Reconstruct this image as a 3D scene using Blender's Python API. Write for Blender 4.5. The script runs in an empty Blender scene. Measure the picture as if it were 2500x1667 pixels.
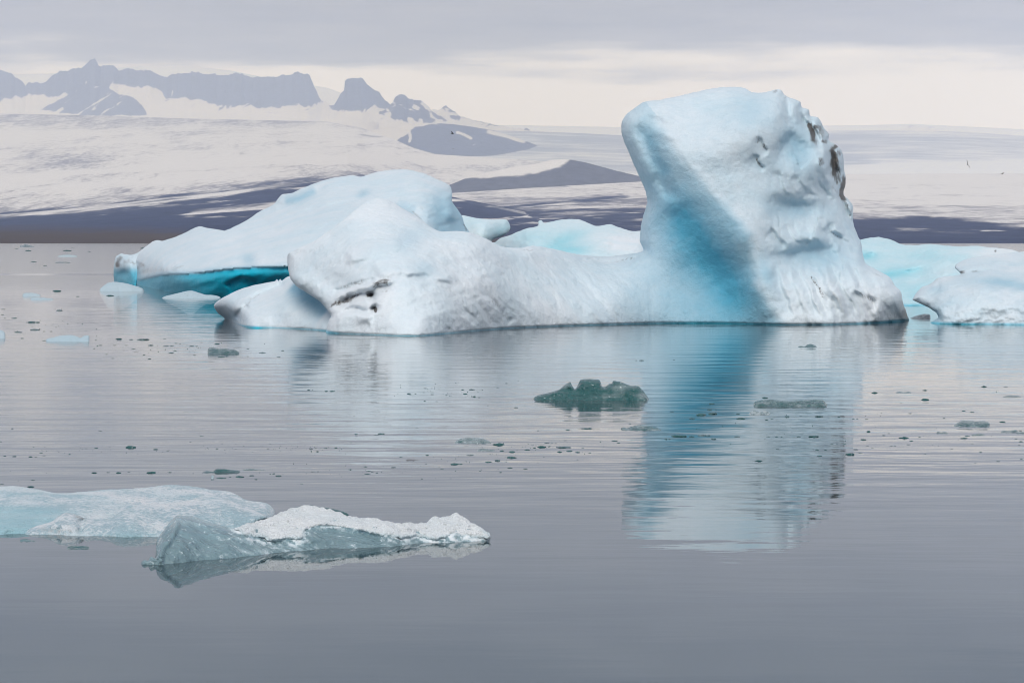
import bpy, math, random
import numpy as np
from mathutils import Vector
from mathutils.geometry import delaunay_2d_cdt

# ----------------------------------------------------------------- camera, sky, sun, exposure
sc = bpy.context.scene
C = sc.collection
FW, FH = 2500.0, 1667.0          # size of the photograph; outlines below are read in its pixels
FPX, CX, HY, CAMH = 6944.0, 1250.0, 583.0, 3.6   # focal length (px), centre column, horizon row, eye height (m)

cam_d = bpy.data.cameras.new('camera')
cam = bpy.data.objects.new('camera', cam_d); C.objects.link(cam)
cam_d.sensor_width = 36.0; cam_d.lens = FPX / FW * 36.0
cam_d.shift_y = (HY - FH / 2) / FW
cam_d.clip_start = 0.5; cam_d.clip_end = 60000
cam.location = (0, 0, CAMH); cam.rotation_euler = (math.radians(90), 0, 0)
sc.camera = cam

SUN_ELEV, SUN_AZ = math.radians(42), math.radians(-6)     # azimuth: to the right of "behind the camera"
world = bpy.data.worlds.new('World'); sc.world = world; world.use_nodes = True
def build_world():
    nt = world.node_tree; N = nt.nodes; L = nt.links
    N.clear()
    out = N.new('ShaderNodeOutputWorld')
    sky = N.new('ShaderNodeTexSky'); sky.sky_type = 'NISHITA'; sky.sun_disc = False
    sky.sun_elevation = SUN_ELEV; sky.sun_rotation = math.pi - SUN_AZ
    sky.air_density = 1.0; sky.dust_density = 3.0
    bg1 = N.new('ShaderNodeBackground'); bg1.inputs['Strength'].default_value = 0.1
    L.new(sky.outputs[0], bg1.inputs[0])
    tc = N.new('ShaderNodeTexCoord')
    sep = N.new('ShaderNodeSeparateXYZ'); L.new(tc.outputs['Generated'], sep.inputs[0])
    def mth(op, a, b=None, c=None, clamp=False):
        m = N.new('ShaderNodeMath'); m.operation = op; m.use_clamp = clamp
        for i, v in enumerate((a, b, c)):
            if v is None: continue
            if isinstance(v, (int, float)): m.inputs[i].default_value = v
            else: L.new(v, m.inputs[i])
        return m.outputs[0]
    z = mth('MAXIMUM', sep.outputs[2], 0.0)
    k = mth('ADD', z, 0.05)
    px = mth('DIVIDE', sep.outputs[0], k); py = mth('DIVIDE', sep.outputs[1], k)
    cmb = N.new('ShaderNodeCombineXYZ'); L.new(px, cmb.inputs[0]); L.new(py, cmb.inputs[1])
    def noise(scale, det, rough, off=0.0):
        mp = N.new('ShaderNodeMapping'); mp.inputs['Location'].default_value = (off, off * .7, 0)
        L.new(cmb.outputs[0], mp.inputs[0])
        n = N.new('ShaderNodeTexNoise'); n.inputs['Scale'].default_value = scale
        n.inputs['Detail'].default_value = det; n.inputs['Roughness'].default_value = rough
        L.new(mp.outputs[0], n.inputs['Vector']); return n.outputs[0]
    n1 = noise(0.8, 5, 0.55, 3.1); n2 = noise(2.2, 6, 0.55, 7.7); n3 = noise(0.9, 3, 0.5, 12.3)
    # elevation of the cloud base wanders with the cloud noise
    zc = mth('ADD', z, mth('MULTIPLY', mth('SUBTRACT', n1, 0.5), 0.050))
    mr = N.new('ShaderNodeMapRange'); mr.interpolation_type = 'SMOOTHSTEP'
    mr.inputs['From Min'].default_value = 0.056; mr.inputs['From Max'].default_value = 0.068
    L.new(zc, mr.inputs['Value'])
    rampl = N.new('ShaderNodeValToRGB')                 # clear strip under the cloud
    e = rampl.color_ramp.elements
    e[0].position = 0.0; e[0].color = (1.26, 1.26, 1.50, 1)
    e[1].position = 0.065; e[1].color = (1.21, 1.24, 1.50, 1)
    L.new(z, rampl.inputs[0])
    rampc = N.new('ShaderNodeValToRGB')                 # overcast deck, brighter to the zenith
    e = rampc.color_ramp.elements
    e[0].position = 0.05; e[0].color = (0.285, 0.283, 0.345, 1)
    e[1].position = 1.0; e[1].color = (0.68, 0.70, 0.75, 1)
    q = rampc.color_ramp.elements.new(0.22); q.color = (0.140, 0.172, 0.205, 1)
    q = rampc.color_ramp.elements.new(0.5); q.color = (0.52, 0.55, 0.61, 1)
    L.new(z, rampc.inputs[0])
    st = mth('MULTIPLY_ADD', mth('SUBTRACT', n2, 0.5), 1.5, 1.0)
    mul = N.new('ShaderNodeMix'); mul.data_type = 'RGBA'; mul.blend_type = 'MULTIPLY'; mul.inputs[0].default_value = 1
    L.new(rampc.outputs[0], mul.inputs[6]); L.new(st, mul.inputs[7])
    mix = N.new('ShaderNodeMix'); mix.data_type = 'RGBA'
    L.new(mr.outputs[0], mix.inputs[0]); L.new(rampl.outputs[0], mix.inputs[6]); L.new(mul.outputs[2], mix.inputs[7])
    bg2 = N.new('ShaderNodeBackground'); bg2.inputs['Strength'].default_value = 1.0
    L.new(mix.outputs[2], bg2.inputs[0])
    ms = N.new('ShaderNodeMixShader'); ms.inputs[0].default_value = 0.94
    L.new(bg1.outputs[0], ms.inputs[1]); L.new(bg2.outputs[0], ms.inputs[2])
    L.new(ms.outputs[0], out.inputs[0])
build_world()

sun_d = bpy.data.lights.new('sun', 'SUN'); sun = bpy.data.objects.new('sun', sun_d); C.objects.link(sun)
sun_d.energy = 1.6; sun_d.angle = math.radians(28); sun_d.color = (1.0, 0.965, 0.92)
_dir = Vector((math.sin(SUN_AZ) * math.cos(SUN_ELEV), -math.cos(SUN_AZ) * math.cos(SUN_ELEV), math.sin(SUN_ELEV)))
sun.rotation_euler = _dir.to_track_quat('Z', 'Y').to_euler()

sc.view_settings.view_transform = 'Standard'; sc.view_settings.look = 'None'
sc.view_settings.exposure = 0.2; sc.view_settings.gamma = 1.0; sc.view_settings.use_curve_mapping = False
sc.render.engine = 'CYCLES'
sc.cycles.use_denoising = True
sc.cycles.filter_width = 1.0
sc.cycles.max_bounces = 8; sc.cycles.volume_bounces = 1
sc.cycles.transmission_bounces = 6; sc.cycles.glossy_bounces = 4; sc.cycles.diffuse_bounces = 3
sc.cycles.caustics_reflective = False; sc.cycles.caustics_refractive = False

# ----------------------------------------------------------------- helpers
rng = np.random.default_rng(7)
random.seed(7)

def wd(py): return FPX * CAMH / (py - HY)               # distance of the water surface seen at row py
def P(px, py, d):
    return np.stack([(px - CX) / FPX * d, d * np.ones_like(px), CAMH - (py - HY) / FPX * d], -1)

_perm = rng.permutation(256); _perm = np.concatenate([_perm, _perm, _perm])
_grad = rng.normal(size=(256, 3)); _grad /= np.linalg.norm(_grad, axis=1)[:, None]
def perlin(p):
    pi = np.floor(p).astype(np.int64); f = p - pi; pi = pi & 255
    u = f * f * f * (f * (f * 6 - 15) + 10)
    def g(i, j, k):
        h = _perm[_perm[_perm[pi[:, 0] + i] + pi[:, 1] + j] + pi[:, 2] + k] & 255
        gr = _grad[h]
        return gr[:, 0] * (f[:, 0] - i) + gr[:, 1] * (f[:, 1] - j) + gr[:, 2] * (f[:, 2] - k)
    def lp(a, b, t): return a + t * (b - a)
    x0 = lp(lp(g(0,0,0), g(1,0,0), u[:,0]), lp(g(0,1,0), g(1,1,0), u[:,0]), u[:,1])
    x1 = lp(lp(g(0,0,1), g(1,0,1), u[:,0]), lp(g(0,1,1), g(1,1,1), u[:,0]), u[:,1])
    return lp(x0, x1, u[:, 2])
def fbm(p, octv=4, gain=0.5, lac=2.03):
    a, s, t = 1.0, 0.0, 0.0
    p = np.asarray(p, float)
    for _ in range(octv):
        s = s + a * perlin(p); t += a; a *= gain; p = p * lac + 17.3
    return s / t
def nz2(px, py, sx, sy, octv=3, seed=0.0, ang=0.0, gain=0.5):
    """noise over picture coordinates, wavelengths sx along / sy across, rotated by ang degrees"""
    a = math.radians(ang)
    u = px * math.cos(a) + py * math.sin(a); v = -px * math.sin(a) + py * math.cos(a)
    return fbm(np.stack([u / sx + seed, v / sy + seed * 1.7, np.full_like(u, seed * 3.1)], -1), octv, gain)

def smooth_poly(pts, closed=True, step=3.0, tension=0.5):
    pts = np.array(pts, float); n = len(pts); out = []
    rngi = range(n) if closed else range(n - 1)
    for i in rngi:
        if closed: p0, p1, p2, p3 = pts[(i-1) % n], pts[i], pts[(i+1) % n], pts[(i+2) % n]
        else: p0, p1, p2, p3 = pts[max(i-1, 0)], pts[i], pts[i+1], pts[min(i+2, n-1)]
        L = np.linalg.norm(p2 - p1); m = max(1, int(round(L / step)))
        for t in np.arange(m) / m:
            m1 = (p2 - p0) * tension * .8; m2 = (p3 - p1) * tension * .8
            # keep tangents short next to short segments
            l1 = np.linalg.norm(m1); l2 = np.linalg.norm(m2)
            if l1 > L: m1 = m1 * L / l1
            if l2 > L: m2 = m2 * L / l2
            h = np.array([2*t**3-3*t**2+1, t**3-2*t**2+t, -2*t**3+3*t**2, t**3-t**2])
            out.append(h[0]*p1 + h[1]*m1 + h[2]*p2 + h[3]*m2)
    if not closed: out.append(pts[-1])
    return np.array(out)

def inside(poly, x, y):
    r = np.zeros(x.shape, bool); n = len(poly); j = n - 1
    for i in range(n):
        xi, yi = poly[i]; xj, yj = poly[j]
        c = ((yi > y) != (yj > y))
        if yi != yj: r ^= c & (x < (xj - xi) * (y - yi) / (yj - yi) + xi)
        j = i
    return r
def pdist(poly, x, y, closed=False):
    """distance to a polyline, signed side (+ right of travel direction on screen), parameter 0..1"""
    poly = np.asarray(poly, float)
    if closed: poly = np.vstack([poly, poly[:1]])
    best = np.full(x.shape, 1e9); side = np.zeros(x.shape); par = np.zeros(x.shape)
    seg = poly[1:] - poly[:-1]; ln = np.maximum(np.hypot(seg[:, 0], seg[:, 1]), 1e-9); cum = np.concatenate([[0], np.cumsum(ln)])
    for i in range(len(seg)):
        ax, ay = poly[i]; dx, dy = seg[i]
        t = np.clip(((x - ax) * dx + (y - ay) * dy) / ln[i]**2, 0, 1)
        ex, ey = x - ax - t * dx, y - ay - t * dy
        d = np.hypot(ex, ey); m = d < best
        best[m] = d[m]; side[m] = np.sign(dx * ey - dy * ex)[m]; par[m] = ((cum[i] + t * ln[i]) / cum[-1])[m]
    return best, side, par
def feat(x, y, poly, wl, wr=None, taper=0.15):
    """soft line mask 0..1 along a polyline; wl / wr = widths on its left / right side"""
    wr = wl if wr is None else wr
    d, s, t = pdist(poly, x, y)
    w = np.where(s > 0, wr, wl)
    e = np.clip(np.minimum(t, 1 - t) / max(taper, 1e-3), 0, 1); e = e * e * (3 - 2 * e)
    if taper <= 0: e = 1
    return np.exp(-(d / w)**2) * e
def warp(x, y, amp, wl, seed):
    return x + amp * 2 * nz2(x, y, wl, wl, 3, seed), y + amp * 2 * nz2(x, y, wl, wl, 3, seed + 5.5)
def blob(x, y, cx, cy, rx, ry, ang=0):
    a = math.radians(ang); u = (x-cx)*math.cos(a)+(y-cy)*math.sin(a); v = -(x-cx)*math.sin(a)+(y-cy)*math.cos(a)
    return np.exp(-((u/rx)**2 + (v/ry)**2))
def sstep(a, b, x):
    t = np.clip((x - a) / (b - a), 0, 1); return t * t * (3 - 2 * t)
def tps(ctrl, reg=1e-3):
    c = np.array(ctrl, float); X = c[:, :2] / 300.0; v = c[:, 2]; n = len(c)
    def U(r): return np.where(r > 1e-9, r * r * np.log(np.maximum(r, 1e-9)), 0)
    K = U(np.linalg.norm(X[:, None] - X[None], axis=2)) + reg * np.eye(n)
    Pm = np.hstack([np.ones((n, 1)), X]); A = np.zeros((n+3, n+3)); A[:n, :n] = K; A[:n, n:] = Pm; A[n:, :n] = Pm.T
    w = np.linalg.solve(A, np.concatenate([v, np.zeros(3)]))
    def f(x, y):
        x = x / 300.0; y = y / 300.0; r = w[n] + w[n+1] * x + w[n+2] * y
        for i in range(n):
            r = r + w[i] * U(np.hypot(x - X[i, 0], y - X[i, 1]))
        return r
    return f

def link(o, parent=None):
    C.objects.link(o)
    if parent is not None:
        o.parent = parent; o.location = -parent.location
    return o
def mesh_obj(name, verts, faces, mat, parent=None, attrs=None, smooth=True):
    me = bpy.data.meshes.new(name)
    me.from_pydata(np.asarray(verts).tolist(), [], [list(map(int, f)) for f in faces] if not isinstance(faces, list) else faces)
    if smooth: me.polygons.foreach_set('use_smooth', [True] * len(me.polygons))
    for k, v in (attrs or {}).items():
        a = me.attributes.new(k, 'FLOAT', 'POINT'); a.data.foreach_set('value', np.asarray(v, np.float32))
    me.update()
    if mat: me.materials.append(mat)
    return link(bpy.data.objects.new(name, me), parent)
def tag(o, label=None, cat=None, group=None, kind=None):
    if label: o['label'] = label
    if cat: o['category'] = cat
    if group: o['group'] = group
    if kind: o['kind'] = kind
    return o
def empty(name, loc=(0, 0, 0)):
    o = bpy.data.objects.new(name, None); o.empty_display_size = 0.5; o.location = loc; C.objects.link(o); return o

def inflate(name, outline, depth, mat, step=3.0, rnd=(1.0, 30.0), thick=(6.0, 120.0), parent=None, paint=None, rndw=None,
            rough=(0.05, 0.8), edge_jit=0.0, presmooth=True, back_div=4):
    """Closed ice body. outline: closed contour (picture px); depth(x,y) -> metres; rnd = (metres, px) rounding toward the
    contour; thick = (metres, px) bulge of the far side; paint(x,y,edge) -> attribute dict; rough = (m, wavelength m)."""
    poly = smooth_poly(outline, True, step) if presmooth else np.array(outline, float)
    if edge_jit:
        nrm = np.roll(poly, -1, 0) - np.roll(poly, 1, 0); nrm = np.stack([nrm[:, 1], -nrm[:, 0]], -1)
        nrm /= np.maximum(np.linalg.norm(nrm, axis=1)[:, None], 1e-9)
        j = nz2(poly[:, 0], poly[:, 1], step * 5, step * 5, 3, 4.4)
        poly = poly + nrm * j[:, None] * edge_jit
    area = np.sum(poly[:, 0] * np.roll(poly[:, 1], -1) - poly[:, 1] * np.roll(poly[:, 0], -1))
    if area < 0: poly = poly[::-1].copy()
    nb = len(poly)
    def tri(sp, first):
        x0, y0 = poly.min(0); x1, y1 = poly.max(0)
        gx, gy = np.meshgrid(np.arange(x0, x1, sp), np.arange(y0, y1, sp * .9)); gx = gx + (np.arange(gx.shape[0]) % 2)[:, None] * sp * .5
        gx = gx.ravel() + rng.uniform(-.12, .12, gx.size) * sp; gy = gy.ravel() + rng.uniform(-.12, .12, gy.size) * sp
        m = inside(poly, gx, gy); gx, gy = gx[m], gy[m]
        dd = pdist(poly, gx, gy, True)[0]; m = dd > sp * .55; gx, gy = gx[m], gy[m]
        rx, ry = [], []
        if first:                                          # finer rings just inside the contour
            for off in (0.25, ):
                nrm = np.roll(poly, -1, 0) - np.roll(poly, 1, 0); nrm = np.stack([-nrm[:, 1], nrm[:, 0]], -1)
                nrm /= np.maximum(np.linalg.norm(nrm, axis=1)[:, None], 1e-9)
                q = poly + nrm * sp * off
                ok = inside(poly, q[:, 0], q[:, 1]) & (pdist(poly, q[:, 0], q[:, 1], True)[0] > sp * off * .8)
                rx.append(q[ok, 0]); ry.append(q[ok, 1])
        pts = np.concatenate([poly, np.stack([np.concatenate([*rx, gx]), np.concatenate([*ry, gy])], -1)])
        r = delaunay_2d_cdt([Vector(p) for p in pts.tolist()], [], [list(range(nb))], 1, 1e-7)
        vv = np.array([tuple(v) for v in r[0]]); ff = [tuple(f) for f in r[2]]
        src = [o[0] if len(o) else -1 for o in r[3]]
        return vv, ff, np.array(src)
    vF, fF, sF = tri(step, True)
    vB, fB, sB = tri(step * back_div, False)
    def ed(v): return pdist(poly, v[:, 0], v[:, 1], True)[0]
    eF, eB = ed(vF), ed(vB)
    tF = np.clip(eF / rnd[1], 0, 1)
    dF = depth(vF[:, 0], vF[:, 1]) + rnd[0] * (1 - np.sqrt(np.clip(1 - (1 - tF)**2, 0, 1)))
    if rndw: dF += (rndw(vF[:, 0], vF[:, 1]) - 1) * rnd[0] * (1 - np.sqrt(np.clip(1 - (1 - tF)**2, 0, 1)))
    tB = np.clip(eB / thick[1], 0, 1)
    dB = depth(vB[:, 0], vB[:, 1]) + rnd[0] * (1 - tB) + thick[0] * np.sqrt(np.clip(1 - (1 - tB)**2, 0, 1))
    if rndw: dB += (rndw(vB[:, 0], vB[:, 1]) - 1) * rnd[0] * (1 - tB)
    pF = P(vF[:, 0], vF[:, 1], dF); pB = P(vB[:, 0], vB[:, 1], dB)
    if rough[0]:
        w = np.clip(eF / (step * 2), 0, 1)
        pF[:, 1] += w * rough[0] * fbm(pF / rough[1], 4, 0.55) * 2
        pB[:, 1] += np.clip(eB / (step * 6), 0, 1) * rough[0] * 6 * fbm(pB / (rough[1] * 5), 3)
    at = paint(vF[:, 0], vF[:, 1], eF) if paint else {}
    # share the contour
    idxF = {int(s): i for i, s in enumerate(sF) if 0 <= s < nb}
    mp = np.arange(len(vB)) + len(vF)
    for i, s in enumerate(sB):
        if 0 <= s < nb and int(s) in idxF: mp[i] = idxF[int(s)]
    V = np.concatenate([pF, pB])
    faces = [f for f in fF] + [tuple(int(mp[k]) for k in f[::-1]) for f in fB]
    used = np.zeros(len(V), bool)
    for f in faces:
        for k in f: used[k] = True
    re = np.cumsum(used) - 1
    faces = [tuple(int(re[k]) for k in f) for f in faces]
    A = {k: np.concatenate([v, np.full(len(vB), float(np.median(v)))])[used] for k, v in at.items()}
    V = V[used]
    o = mesh_obj(name, V, faces, mat, parent, A)
    # faces must look outward: front of the body looks at the camera (-Y)
    me = o.data
    s = sum(me.polygons[i].normal.y * me.polygons[i].area for i in range(len(fF)))
    if s > 0: me.flip_normals()
    return o

# ----------------------------------------------------------------- materials
class NB:
    """tiny node-graph helper"""
    def __init__(s, name):
        s.m = bpy.data.materials.new(name); s.m.use_nodes = True
        s.t = s.m.node_tree; s.N = s.t.nodes; s.L = s.t.links; s.N.clear()
        s.out = s.N.new('ShaderNodeOutputMaterial')
    def put(s, sock, v):
        if hasattr(v, 'is_output'): s.L.new(v, sock)
        elif isinstance(v, (tuple, list)) and len(v) == 3 and sock.type == 'RGBA': sock.default_value = (*v, 1)
        else: sock.default_value = v
    def n(s, kind, out=0, props=None, **ins):
        x = s.N.new('ShaderNode' + kind)
        for k, v in (props or {}).items(): setattr(x, k, v)
        for k, v in ins.items(): s.put(x.inputs[k.replace('_', ' ')], v)
        return x.outputs[out]
    def math(s, op, a, b=0.0, clamp=False):
        x = s.N.new('ShaderNodeMath'); x.operation = op; x.use_clamp = clamp
        s.put(x.inputs[0], a); s.put(x.inputs[1], b); return x.outputs[0]
    def mix(s, f, a, b, blend='MIX'):
        x = s.N.new('ShaderNodeMix'); x.data_type = 'RGBA'; x.blend_type = blend; x.clamp_factor = True
        s.put(x.inputs[0], f); s.put(x.inputs[6], a); s.put(x.inputs[7], b); return x.outputs[2]
    def rng(s, v, a, b, c=0.0, d=1.0, smooth=True):
        x = s.N.new('ShaderNodeMapRange'); x.interpolation_type = 'SMOOTHSTEP' if smooth else 'LINEAR'
        s.put(x.inputs[0], v)
        for i, q in enumerate((a, b, c, d)): s.put(x.inputs[1 + i], q)
        return x.outputs[0]
    def attr(s, name): return s.n('Attribute', 2, dict(attribute_name=name))
    def pos(s, scale=(1, 1, 1), rot=(0, 0, 0)):
        g = s.n('NewGeometry', 0)
        x = s.N.new('ShaderNodeMapping'); s.L.new(g, x.inputs[0]); x.inputs['Scale'].default_value = scale; x.inputs['Rotation'].default_value = rot
        return x.outputs[0]
    def noise(s, vec, scale, det=4, rough=0.5, out=0, **k):
        return s.n('TexNoise', out, None, Vector=vec, Scale=scale, Detail=det, Roughness=rough, **k)
    def bump(s, h, dist=1.0, strength=1.0, normal=None):
        x = s.N.new('ShaderNodeBump'); s.put(x.inputs['Strength'], strength); s.put(x.inputs['Distance'], dist); s.put(x.inputs['Height'], h)
        if normal: s.L.new(normal, x.inputs['Normal'])
        return x.outputs[0]
    def surf(s, sh): s.L.new(sh, s.out.inputs[0]); return s.m

def mat_berg(name, white=(0.79, 0.835, 0.87), blue=(0.10, 0.385, 0.545), deep=(0.0, 0.46, 0.64), sss=0.0, grain=1.0):
    b = NB(name); p = b.pos()
    n_big = b.noise(p, 0.35, 4, 0.55); n_mid = b.noise(p, 1.8, 5, 0.6); n_fine = b.noise(p, 16, 4, 0.65); n_v = b.noise(p, 45, 2, 0.6)
    blue_a = b.math('ADD', b.attr('blue'), b.math('MULTIPLY', b.math('SUBTRACT', n_mid, 0.5), 0.25))
    w = b.mix(b.rng(n_big, 0.35, 0.7), white, (white[0] * .90, white[1] * .965, white[2] * .985))
    w = b.mix(b.math('MULTIPLY', b.rng(n_fine, 0.35, 0.75), 0.24 * grain), w, (0.50, 0.55, 0.60))
    w = b.mix(b.math('MULTIPLY', b.rng(b.noise(p, 5.5, 4, 0.65), 0.45, 0.72), 0.20 * grain), w, (0.56, 0.66, 0.72))
    c = b.mix(b.rng(blue_a, 0.0, 1.0, smooth=False), w, blue)
    c = b.mix(b.rng(b.attr('deep'), 0.0, 1.0, smooth=False), c, deep)
    speck = b.math('MULTIPLY', b.rng(n_v, 0.60, 0.74), b.rng(n_mid, 0.45, 0.65))
    c = b.mix(b.math('MULTIPLY', speck, 0.13 * grain), c, (0.25, 0.25, 0.25))
    dm = b.rng(b.math('ADD', b.attr('dirt'), b.math('MULTIPLY', b.math('SUBTRACT', b.noise(b.pos((9, 9, 3.2)), 1.0, 6, 0.75), 0.5), 2.2)), 0.30, 0.95)
    dm = b.math('MULTIPLY', dm, b.rng(b.attr('dirt'), 0.02, 0.35, 0, 0.92))
    c = b.mix(dm, c, b.mix(n_fine, (0.035, 0.030, 0.028), (0.12, 0.10, 0.085)))
    h = b.math('ADD', b.math('MULTIPLY', n_mid, 0.07), b.math('ADD', b.math('MULTIPLY', n_fine, 0.022 * grain), b.math('MULTIPLY', n_v, 0.006 * grain)))
    bil = b.math('ABSOLUTE', b.math('SUBTRACT', b.noise(p, 2.3, 2, 0.45), 0.5))
    h = b.math('SUBTRACT', h, b.math('MULTIPLY', bil, 0.055))
    nor = b.bump(h)
    sh = b.n('BsdfPrincipled', 0, None, Base_Color=c, Roughness=0.42, IOR=1.31, Subsurface_Weight=sss, Subsurface_Scale=0.5, Normal=nor, Specular_IOR_Level=0.35)
    sh.node.inputs['Subsurface Radius'].default_value = (0.25, 0.7, 1.0)
    return b.surf(sh)

def mat_clear(name, tint=(0.52, 0.80, 0.90), frost=0.35, trans=0.6, rough=0.07, gs=1.0, fth=0.56):
    """glassy meltwater ice, pitted, with frosted patches"""
    b = NB(name); p = b.pos()
    n1 = b.noise(p, 2.5 * gs, 5, 0.6); n2 = b.noise(p, 14 * gs, 5, 0.65); n3 = b.noise(p, 50 * gs, 3, 0.6)
    vor = b.n('TexVoronoi', 0, None, Vector=p, Scale=22 * gs)
    f = b.math('ADD', b.rng(n2, fth, fth + 0.22), b.attr('snow'))
    fac = b.n('TexVoronoi', 0, None, Vector=p, Scale=4.5 * gs)
    c = b.mix(b.math('MULTIPLY', f, 1.0, True), b.mix(n1, tint, tuple(t * .6 for t in tint)), (0.78, 0.83, 0.86))
    h = b.math('ADD', b.math('MULTIPLY', n1, 0.07 / gs), b.math('ADD', b.math('MULTIPLY', n2, 0.022 / gs), b.math('ADD', b.math('MULTIPLY', fac, 0.06 / gs), b.math('MULTIPLY', vor, 0.012 / gs))))
    nor = b.bump(h)
    tw = b.math('MULTIPLY', b.math('SUBTRACT', 1.0, b.math('MULTIPLY', f, 1.0, True)), trans)
    sh = b.n('BsdfPrincipled', 0, None, Base_Color=c, Roughness=b.rng(f, 0, 1, rough, 0.55), IOR=1.31, Transmission_Weight=tw, Normal=nor, Specular_IOR_Level=0.5)
    return b.surf(sh)

def mat_floe(name, white=(0.86, 0.88, 0.91), under=(0.42, 0.56, 0.63)):
    """coarse, sugary, half-melted floe ice"""
    b = NB(name); p = b.pos()
    n1 = b.noise(p, 1.6, 4, 0.55); n2 = b.noise(p, 17, 5, 0.72); n3 = b.noise(p, 90, 3, 0.6)
    vor = b.n('TexVoronoi', 0, None, Vector=p, Scale=38)
    g = b.rng(b.math('ADD', n2, b.math('MULTIPLY', b.math('SUBTRACT', n1, 0.5), 0.8)), 0.40, 0.60)
    w = b.mix(g, under, white)
    c = b.mix(b.math('ADD', b.attr('blue'), b.math('MULTIPLY', b.math('SUBTRACT', n2, 0.5), 0.5), True), w, (0.36, 0.62, 0.70))
    c = b.mix(b.math('MULTIPLY', b.rng(n3, 0.62, 0.72), 0.18), c, (0.12, 0.14, 0.15))
    c = b.mix(b.math('MULTIPLY', b.attr('dirt'), b.rng(n2, 0.4, 0.6)), c, (0.06, 0.06, 0.06))
    h = b.math('ADD', b.math('MULTIPLY', vor, 0.022), b.math('ADD', b.math('MULTIPLY', n2, 0.045), b.math('MULTIPLY', n3, 0.010)))
    sh = b.n('BsdfPrincipled', 0, None, Base_Color=c, Roughness=0.24, IOR=1.31, Normal=b.bump(h), Specular_IOR_Level=0.5)
    return b.surf(sh)

def mat_water():
    b = NB('lake_water')
    g = b.n('NewGeometry', 0)
    sep = b.N.new('ShaderNodeSeparateXYZ'); b.L.new(g, sep.inputs[0]); X, Y = sep.outputs[0], sep.outputs[1]
    big = b.noise(b.pos((0.012, 0.03, 1)), 1.0, 3, 0.5)              # wandering cat's-paws
    w1 = b.noise(b.pos((0.30, 0.80, 1), (0, 0, 0.06)), 1.0, 1, 0.4)     # slow ripples
    w2 = b.noise(b.pos((0.9, 2.9, 1), (0, 0, -0.05)), 1.0, 2, 0.5)
    w3 = b.noise(b.pos((3.5, 8.5, 1)), 1.0, 2, 0.5)
    amp = b.math('MULTIPLY', b.rng(Y, 29.0, 50.0, 0.10, 1.0), b.rng(big, 0.30, 0.62, 0.55, 1.25))
    # open water away from the ice is ruffled by wind; a narrow slick stays smooth
    far = b.rng(Y, 150.0, 260.0, 0.0, 1.0)
    slick = b.math('MULTIPLY', b.rng(b.math('ADD', Y, b.math('MULTIPLY', b.math('SUBTRACT', b.noise(b.pos((0.05, 0.02, 1)), 1.0, 3, 0.6), 0.5), 10)), 277, 280),
                   b.rng(Y, 297, 293))
    ruf = b.math('MULTIPLY', far, b.math('SUBTRACT', 1.0, slick))
    h = b.math('ADD', b.math('MULTIPLY', w1, 0.0170), b.math('ADD', b.math('MULTIPLY', w2, 0.0058), b.math('MULTIPLY', w3, 0.00015)))
    h = b.math('MULTIPLY', h, amp)
    h = b.math('ADD', h, b.math('MULTIPLY', b.math('MULTIPLY', b.noise(b.pos((0.7, 1.1, 1)), 1.0, 2, 0.5), 0.004), ruf))
    nor = b.bump(h)
    col = b.mix(big, (0.018, 0.040, 0.048), (0.024, 0.046, 0.053))
    sh = b.n('BsdfPrincipled', 0, None, Base_Color=col, Roughness=b.rng(ruf, 0, 1, 0.010, 0.085, False), IOR=1.40, Normal=nor)
    return b.surf(sh)

def mat_terrain(name, snow=(0.74, 0.72, 0.73), rock=(0.030, 0.038, 0.078), grime=(0.33, 0.32, 0.36), sc_=1/120.0, rough_noise=0.9, streak=(1, 1, 1), bumpd=6.0, soft=0.06):
    """attr rock: 0 snow / 1 bare; attr grime: dirty ice"""
    b = NB(name); p = b.pos(streak)
    n1 = b.noise(p, sc_, 8, 0.65); n2 = b.noise(p, sc_ * 6, 5, 0.65)
    r = b.rng(b.math('ADD', b.attr('rock'), b.math('MULTIPLY', b.math('SUBTRACT', n1, 0.5), rough_noise)), 0.5 - soft, 0.5 + soft)
    gr = b.rng(b.math('ADD', b.attr('grime'), b.math('MULTIPLY', b.math('SUBTRACT', b.math('MULTIPLY', b.math('ADD', n1, n2), 0.5), 0.5), 2.6)), 0.28, 0.85)
    s = b.mix(gr, snow, grime)
    rk = b.mix(b.rng(n2, 0.3, 0.7), rock, tuple(min(1, v * 1.7) for v in rock))
    rk = b.mix(b.attr('brown'), rk, b.mix(n1, (0.050, 0.036, 0.030), (0.085, 0.062, 0.050)))
    c = b.mix(r, s, rk)
    sh = b.n('BsdfPrincipled', 0, None, Base_Color=c, Roughness=0.9, Specular_IOR_Level=0.1, Normal=b.bump(b.math('ADD', n1, b.math('MULTIPLY', n2, 0.25)), bumpd, 0.8))
    return b.surf(sh)

def mat_plain(name, col, rough=0.6):
    b = NB(name); n = b.noise(b.pos(), 25, 3)
    return b.surf(b.n('BsdfPrincipled', 0, None, Base_Color=b.mix(n, col, tuple(v * .6 for v in col)), Roughness=rough))

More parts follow.
